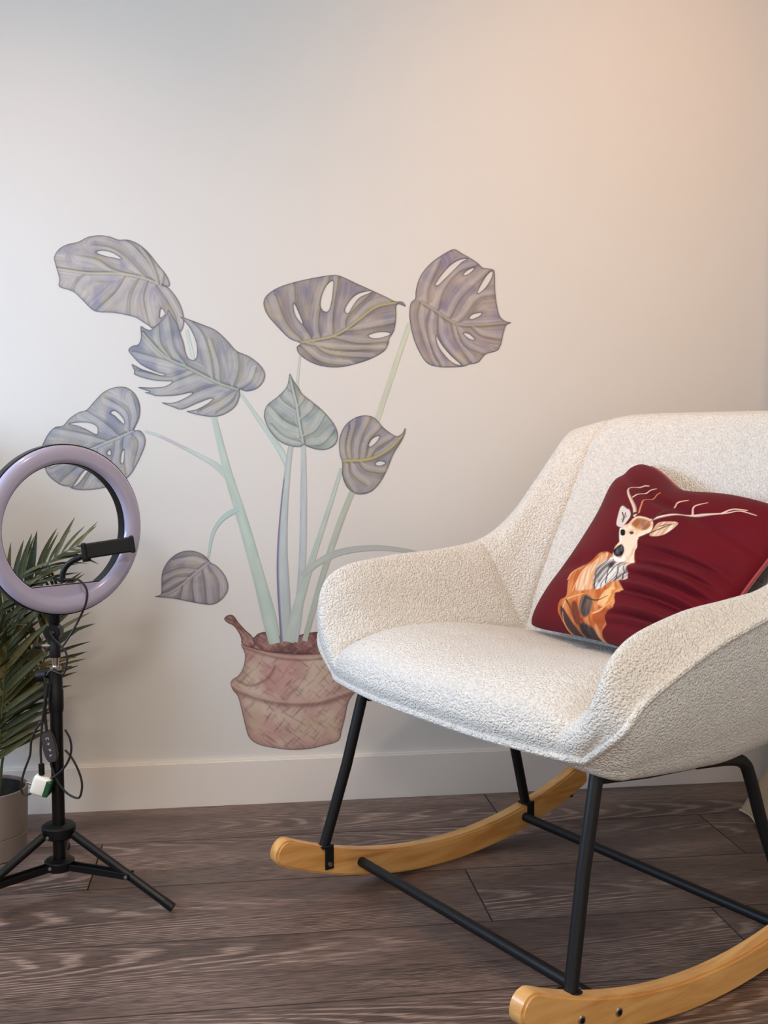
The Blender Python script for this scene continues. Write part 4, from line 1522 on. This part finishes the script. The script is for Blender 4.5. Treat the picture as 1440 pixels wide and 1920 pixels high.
# hubs
for nm, zz, rr, hh in (('upper_hub', z_hub, 0.033, 0.013), ('lower_hub', z_low, 0.029, 0.011)):
    V, F = lathe_geo([(0.0, zz - hh), (rr - 0.003, zz - hh), (rr, zz - hh + 0.003), (rr + 0.001, zz + hh - 0.004), (rr - 0.004, zz + hh), (0.0, zz + hh)], 24)
    auto(obj(nm, V, F, M['black_plastic'], lamp))
for k in range(3):
    a = math.radians(-24 + 120 * k)
    dr = np.array([math.cos(a), math.sin(a), 0])
    tn = np.array([-math.sin(a), math.cos(a), 0])
    top = dr * 0.034 + vert(z_hub - 0.006)
    foot = dr * 0.252 + vert(0.0092)
    lgd = (foot - top) / np.linalg.norm(foot - top)
    lg = tube('leg', [top, foot - lgd * 0.001], 0.0088, M['black_satin'], lamp, 14)
    tube('foot_cap', [foot - lgd * 0.022, foot], 0.0092, M['black_plastic'], lg, 14)
    # forked brace: two flat bars
    jt = top + (foot - top) * 0.56
    for sd in (-1, 1):
        p0 = dr * 0.020 + vert(z_low - 0.002) + tn * 0.009 * sd
        p1 = jt + tn * 0.0095 * sd
        d = Vector(p1 - p0)
        q = basis(d, tn)
        bm = box_bm((d.length + 0.012, 0.003, 0.013), Vector((p0 + p1) / 2), 0.001, q)
        bmobj('brace', bm, M['black_satin'], lamp)
        disc('rivet', p1 + tn * 0.0025 * sd, 0.0036, 0.003, tn * sd, M['screw'], lg, 12, 0.0005)
    for (zz, r_) in ((z_hub - 0.006, 0.0305), (z_low, 0.0265)):
        disc('rivet', dr * r_ + vert(zz) + tn * 0.012, 0.0036, 0.005, dr + tn * 0.8, M['screw'], lg, 12, 0.0005)

# phone holder: gooseneck and clamp
gn = lp([(117, 1092), (118, 1075), (124, 1062), (136, 1052), (150, 1045), (166, 1036)], 0.015)
ho = tube('gooseneck', catmull(gn, 6), [0.0062] * 1 if False else 0.0058, M['black_plastic'], lamp, 14)
pA, pB = lp([(158, 1034), (238, 1022)], 0.02)
pB = pB + np.array([0.01, 0.02, 0])
d = Vector(pB - pA)
q = basis(d, Vector(FH) * -1)
bm = box_bm((d.length, 0.014, 0.030), Vector((pA + pB) / 2), 0.003, q)
cm = bmobj('phone_clamp', bm, M['black_plastic'], lamp)
bmobj('clamp_jaw', box_bm((0.010, 0.022, 0.034), Vector(pB) + Vector(d.normalized()) * -0.002, 0.003, q), M['black_plastic'], cm)
bmobj('clamp_jaw', box_bm((0.010, 0.022, 0.034), Vector(pA), 0.003, q), M['black_plastic'], cm)
disc('ball_socket', lp([(162, 1044)], 0.012)[0], 0.010, 0.016, d, M['black_plastic'], cm, 16)
sc_ = tube('mount_screw', lp([(105, 1086), (138, 1088)], 0.014), 0.0032, M['black_plastic'], lamp, 8)
disc('mount_nut', lp([(117, 1088)], 0.014)[0], 0.009, 0.006, (0, 0, 1), M['black_plastic'], lamp, 14)

# power cable and small electrics
ZA = lambda p: tr(0, 820, 300 / 1440, p)
ZB = lambda p: tr(0, 1120, 300 / 1440, p)
tube('cable', catmull(lp(ZA([(575, 1280), (690, 1278), (755, 1325), (785, 1400), (770, 1500), (720, 1620), (650, 1750), (585, 1850), (560, 1880)]), 0.024), 6), 0.0022, M['cable'], lamp, 8)
wr = ZB([(450, 300), (480, 360), (540, 430), (590, 490), (603, 560), (590, 640), (560, 690), (460, 660), (420, 700)])
tube('cable', catmull(lp(wr, 0.022), 6), 0.0022, M['cable'], lamp, 8)
tube('cable', catmull(lp(ZB([(395, 760), (405, 900), (396, 1080), (340, 1160), (283, 1290), (270, 1420), (217, 1570), (190, 1700), (215, 1776), (300, 1752), (420, 1655), (520, 1590), (600, 1500), (640, 1385), (630, 1275), (585, 1190)]), 0.019), 6), 0.0023, M['cable'], lamp, 8)
tube('cable', catmull(lp(ZB([(585, 1372), (650, 1450), (710, 1570), (738, 1680), (725, 1780), (690, 1806), (600, 1760), (520, 1660), (470, 1540), (455, 1480)]), 0.017), 6), 0.0023, M['cable'], lamp, 8)
tube('cable', catmull(lp(ZB([(400, 720), (420, 820), (400, 950), (380, 1130), (366, 1350), (372, 1510)]), 0.021), 6), 0.0024, M['cable'], lamp, 8)
tube('cable', catmull(lp(ZB([(430, 780), (415, 900), (405, 1040), (420, 1200)]), 0.017), 6), 0.0030, M['cable'], lamp, 8)

cA, cB = lp(ZB([(420, 1215), (480, 1480)]), 0.020)
d = Vector(cB - cA)
q = basis(d, Vector(RT))
bm = bmesh.new()
L_ = d.length
sec = [(-0.5, 0.0085), (-0.42, 0.0120), (0.0, 0.0140), (0.32, 0.0125), (0.5, 0.0075)]
up_ = [bm.verts.new((L_ * a, b_, 0.005)) for a, b_ in sec] + [bm.verts.new((L_ * a, -b_, 0.005)) for a, b_ in sec[::-1]]
dn_ = [bm.verts.new((v.co.x, v.co.y, -0.005)) for v in up_]
bm.faces.new(up_)
bm.faces.new(dn_[::-1])
for i in range(len(up_)):
    j = (i + 1) % len(up_)
    bm.faces.new((up_[i], dn_[i], dn_[j], up_[j]))
bmesh.ops.recalc_face_normals(bm, faces=bm.faces)
bmesh.ops.bevel(bm, geom=list(bm.edges), offset=0.0018, segments=2, affect='EDGES')
bmesh.ops.transform(bm, matrix=Matrix.Translation(Vector((cA + cB) / 2)) @ q.to_4x4(), verts=bm.verts)
ct = bmobj('remote', bm, M['ctrl'], lamp, False)
zax = q.col[2]
sgn = 1 if zax @ Vector(VD) > 0 else -1
cc = Vector((cA + cB) / 2) + zax * sgn * 0.0052
# four small button symbols: circle-bar, plus, minus, bar
marks = [(-0.33, [(0, 0, .006, .001), (-.0025, 0.002, .001, .004), (.0025, 0.002, .001, .004)]),
         (-0.13, [(0, 0, .0055, .001), (0, 0, .001, .0055)]),
         (0.07, [(0, -.001, .0055, .001), (.001, .002, .0035, .001), (0, 0.001, .001, .004)]),
         (0.25, [(0, 0, .0060, .0011), (-.002, .002, .001, .003)])]
for t, bars in marks:
    bm = bmesh.new()
    for (px_, py_, sx_, sy_) in bars:
        t2 = box_bm((sy_, sx_, 0.0005), (L_ * t + py_, px_, 0.0))
        me = bpy.data.meshes.new('t')
        t2.to_mesh(me)
        t2.free()
        bm.from_mesh(me)
    bmesh.ops.transform(bm, matrix=Matrix.Translation(cc) @ q.to_4x4(), verts=bm.verts)
    bmobj('button_mark', bm, M['print_white'], ct)
tube('usb_plug', lp(ZB([(372, 1500), (376, 1595)]), 0.021), 0.0058, M['black_plastic'], lamp, 10)
# white mains adapter hanging behind the cable
ac = lp(ZB([(375, 1690)]), 0.018)[0]
ax1 = Vector(lp(ZB([(300, 1650)]), 0.018)[0] - lp(ZB([(450, 1700)]), 0.018)[0]).normalized()
q = basis(ax1, Vector((0, 0, 1)))
ad_ = bmobj('mains_adapter', box_bm((0.036, 0.040, 0.028), Vector(ac), 0.007, q, 3), M['adapter'], lamp, True)
bmobj('label_sticker', box_bm((0.012, 0.034, 0.0295), Vector(ac) - ax1 * 0.0145, 0.003, q), M['adapter_green'], ad_)
for (a, b_) in ((245, 1690), (290, 1775), (268, 1730)):
    p0 = lp(ZB([(a + 55, b_ - 10 + 8)]), 0.016)[0]
    bmobj('prong', box_bm((0.022, 0.005, 0.004), Vector(p0) + ax1 * 0.004, 0.0008, q), M['chrome'], ad_)

# ------------------------------------------------------------------ potted palm
PC = np.array([-0.560, -0.262, 0.0])
palm = empty('potted_palm', PC)
tag(palm, 'green palm in a small grey pot behind the tripod', 'potted plant')
PR = 0.0865
V, F = lathe_geo([(0.0, 0.0), (PR - 0.010, 0.0), (PR - 0.006, 0.003), (PR - 0.004, 0.050), (PR - 0.0055, 0.052), (PR - 0.0035, 0.054), (PR, 0.148), (PR, 0.152), (PR - 0.002, 0.1535), (PR - 0.005, 0.152), (PR - 0.006, 0.110), (0.0, 0.110)], 56)
auto(obj('pot', V, F, M['pot'], palm), 18)
V, F = lathe_geo([(PR - 0.0065, 0.112), (PR - 0.0058, 0.146), (PR - 0.010, 0.148), (PR - 0.012, 0.125), (0.0, 0.118)], 40)
auto(obj('nursery_pot', V, F, M['pot_dark'], palm), 50)
V, F = lathe_geo([(PR - 0.012, 0.1255), (0.04, 0.129), (0.0, 0.131)], 30)
obj('soil', V, F, M['soil'], palm)


def leaflet_mesh(bend, width, fold):
    V, F = [], []
    n = 8
    for i in range(n + 1):
        t = i / n
        w_ = width * (math.sin(math.pi * min(1, t * 0.93 + 0.07)) ** 0.7) * (1 - 0.45 * t) + 0.002
        x = t * (1 - 0.12 * bend * t)
        z = -bend * t * t * 0.55
        V += [(x, -w_, z + fold * w_), (x, 0, z), (x, w_, z + fold * w_)]
    for i in range(n):
        a = i * 3
        F += [(a, a + 3, a + 4, a + 1), (a + 1, a + 4, a + 5, a + 2)]
    me = bpy.data.meshes.new('leaflet')
    me.from_pydata(V, [], F)
    me.polygons.foreach_set('use_smooth', [True] * len(F))
    me.materials.append(M['leaf'])
    return me


LM = [leaflet_mesh(b, w_, f) for b, w_, f in ((0.25, 0.066, 0.4), (0.5, 0.060, 0.45), (0.8, 0.058, 0.35), (0.1, 0.070, 0.4))]
rnd = random.Random(4)


def frond(pts, n, ll, spread=42, start=0.25, droop=0.35, upv=None):
    P = catmull(np.array(pts, float), 10)
    r_ = np.linspace(0.0036, 0.0010, len(P))
    fr = tube('frond', P, r_, M['stalk'], palm, 6)
    seg = np.linalg.norm(np.diff(P, axis=0), axis=1)
    cum = np.concatenate([[0], np.cumsum(seg)])
    for i in range(n):
        t = start + (1 - start) * (i + 0.5) / n
        s_ = t * cum[-1]
        k = min(len(P) - 2, int(np.searchsorted(cum, s_)) - 1)
        k = max(k, 0)
        f = (s_ - cum[k]) / (seg[k] + 1e-9)
        p = P[k] + (P[k + 1] - P[k]) * f
        T = Vector(P[k + 1] - P[k]).normalized()
        u0 = Vector(upv) if upv is not None else Vector((0, 0, 1))
        sd = T.cross(u0)
        if sd.length < 0.05:
            sd = Vector((1, 0, 0))
        sd.normalize()
        nr = sd.cross(T).normalized()
        env = math.sin(math.pi * (0.18 + 0.72 * (t - start) / (1 - start)))
        for sgn in (-1, 1):
            a = math.radians(spread * (1.15 - 0.6 * t) + rnd.uniform(-7, 7))
            dr = (T * math.cos(a) + sd * sgn * math.sin(a) + nr * rnd.uniform(0.02, 0.20)).normalized()
            L_ = ll * (0.55 + 0.5 * env) * rnd.uniform(0.88, 1.1)
            # keep the leaf in front of the wall
            endy = PC[1] + p[1] + dr.y * L_
            if endy > -0.03:
                dr.y -= (endy + 0.03) / L_
                dr.normalize()
            zz = (nr + sd * -sgn * 0.4).normalized()
            yy = zz.cross(dr).normalized()
            zz = dr.cross(yy).normalized()
            mt = Matrix((dr, yy, zz)).transposed().to_4x4()
            o = bpy.data.objects.new('leaflet', LM[rnd.randrange(4)])
            COL.objects.link(o)
            o.parent = fr
            o.matrix_local = Matrix.Translation(Vector(p)) @ mt @ Matrix.Diagonal((L_, L_ * rnd.uniform(0.75, 1.05), L_, 1))


def pp(px, depth):
    return at([px], [depth])[0] - PC


D0 = float((PC - CAM) @ FH)
b0 = np.array([0.0, 0, 0.125])
TOC = tuple(-FH)
# frond standing just inside the left frame edge, leaflets fanning right and left
frond([b0 + (0.01, -0.01, 0), pp((-6, 1440), D0 - 0.02), pp((2, 1360), D0 - 0.03), pp((8, 1270), D0 - 0.03), pp((14, 1195), D0 - 0.03)], 21, 0.140, 50, 0.25, upv=TOC)
# arching behind the ring to the right
frond([b0 + (0.02, 0.0, 0), pp((-5, 1300), D0 + 0.02), pp((20, 1170), D0 + 0.04), pp((58, 1092), D0 + 0.05), pp((105, 1045), D0 + 0.05), pp((150, 1022), D0 + 0.04)], 19, 0.110, 42, 0.42, upv=(-0.1, -0.8, 0.6))
# behind the stand
frond([b0 + (0.02, 0.02, 0), pp((10, 1400), D0 + 0.04), pp((50, 1310), D0 + 0.06), pp((82, 1240), D0 + 0.07), pp((100, 1170), D0 + 0.08), pp((112, 1100), D0 + 0.08)], 18, 0.100, 56, 0.35, upv=TOC)
# low one fanning right
frond([b0 + (0.02, -0.01, 0), pp((-10, 1430), D0), pp((6, 1370), D0), pp((30, 1300), D0 + 0.01), pp((66, 1250), D0 + 0.02)], 18, 0.120, 46, 0.25, upv=(0.1, -0.8, 0.5))
# upright and left-hand ones
frond([b0 + (-0.01, 0.01, 0), pp((-30, 1300), D0 + 0.03), pp((-14, 1190), D0 + 0.04), pp((14, 1115), D0 + 0.04), pp((50, 1070), D0 + 0.03)], 19, 0.130, 46, 0.3, upv=(0.1, -0.8, 0.5))
frond([b0 + (-0.02, 0.0, 0), pp((-100, 1280), D0 + 0.02), pp((-125, 1100), D0 + 0.04), pp((-130, 960), D0 + 0.04), pp((-120, 850), D0 + 0.04)], 20, 0.21, 56, 0.25, upv=(-0.77, -0.64, 0))  # unseen tall frond, added and turned to block the window light
frond([b0 + (-0.02, -0.02, 0), pp((-100, 1330), D0 - 0.04), pp((-160, 1200), D0 - 0.03), pp((-200, 1080), D0 - 0.02), pp((-215, 980), D0 - 0.02)], 17, 0.18, 52, 0.25, upv=(-0.77, -0.64, 0))  # second unseen frond, likewise turned to keep window light off the wall
frond([b0 + (0.0, -0.02, 0), pp((-35, 1390), D0 - 0.05), pp((-30, 1290), D0 - 0.06), pp((-10, 1210), D0 - 0.07), pp((12, 1180), D0 - 0.07)], 17, 0.115, 46, 0.3)

# ------------------------------------------------------------------ curtain at the right
cu = empty('curtain', (1.40, -0.62, 0.0))
tag(cu, 'beige linen curtain flaring out above the floor behind the armchair', 'curtain')
CB = np.array([1.40, -0.62, 0.0])
ny, nz = 70, 40
V = []
for j in range(nz + 1):
    z = 0.006 + (2.30 - 0.006) * (j / nz) ** 1.8
    fl = math.exp(-(z / 0.13) ** 1.3)
    for i in range(ny + 1):
        t = i / ny
        y = -0.245 - 0.80 * t
        x = 1.350 + 0.022 * math.sin(t * 34) * min(1, 0.25 + z * 2) - 0.126 * fl
        V.append(np.array([x, y, z + 0.006 * fl * t]) - CB)
F = []
for j in range(nz):
    for i in range(ny):
        a = j * (ny + 1) + i
        F.append((a, a + 1, a + ny + 2, a + ny + 1))
co = obj('curtain_panel', V, F, M['curtain'], cu)
md = co.modifiers.new('thickness', 'SOLIDIFY')
md.thickness = 0.0025
hp = np.array([V[i] for i in range(ny + 1)])
tube('hem', hp + np.array([-0.001, 0, 0.003]), 0.0026, M['hem'], cu, 6)
tube('curtain_rod', np.array([(1.40, -0.15, 2.315), (1.40, -1.25, 2.315)]) - CB, 0.012, M['black_metal'], cu, 12)
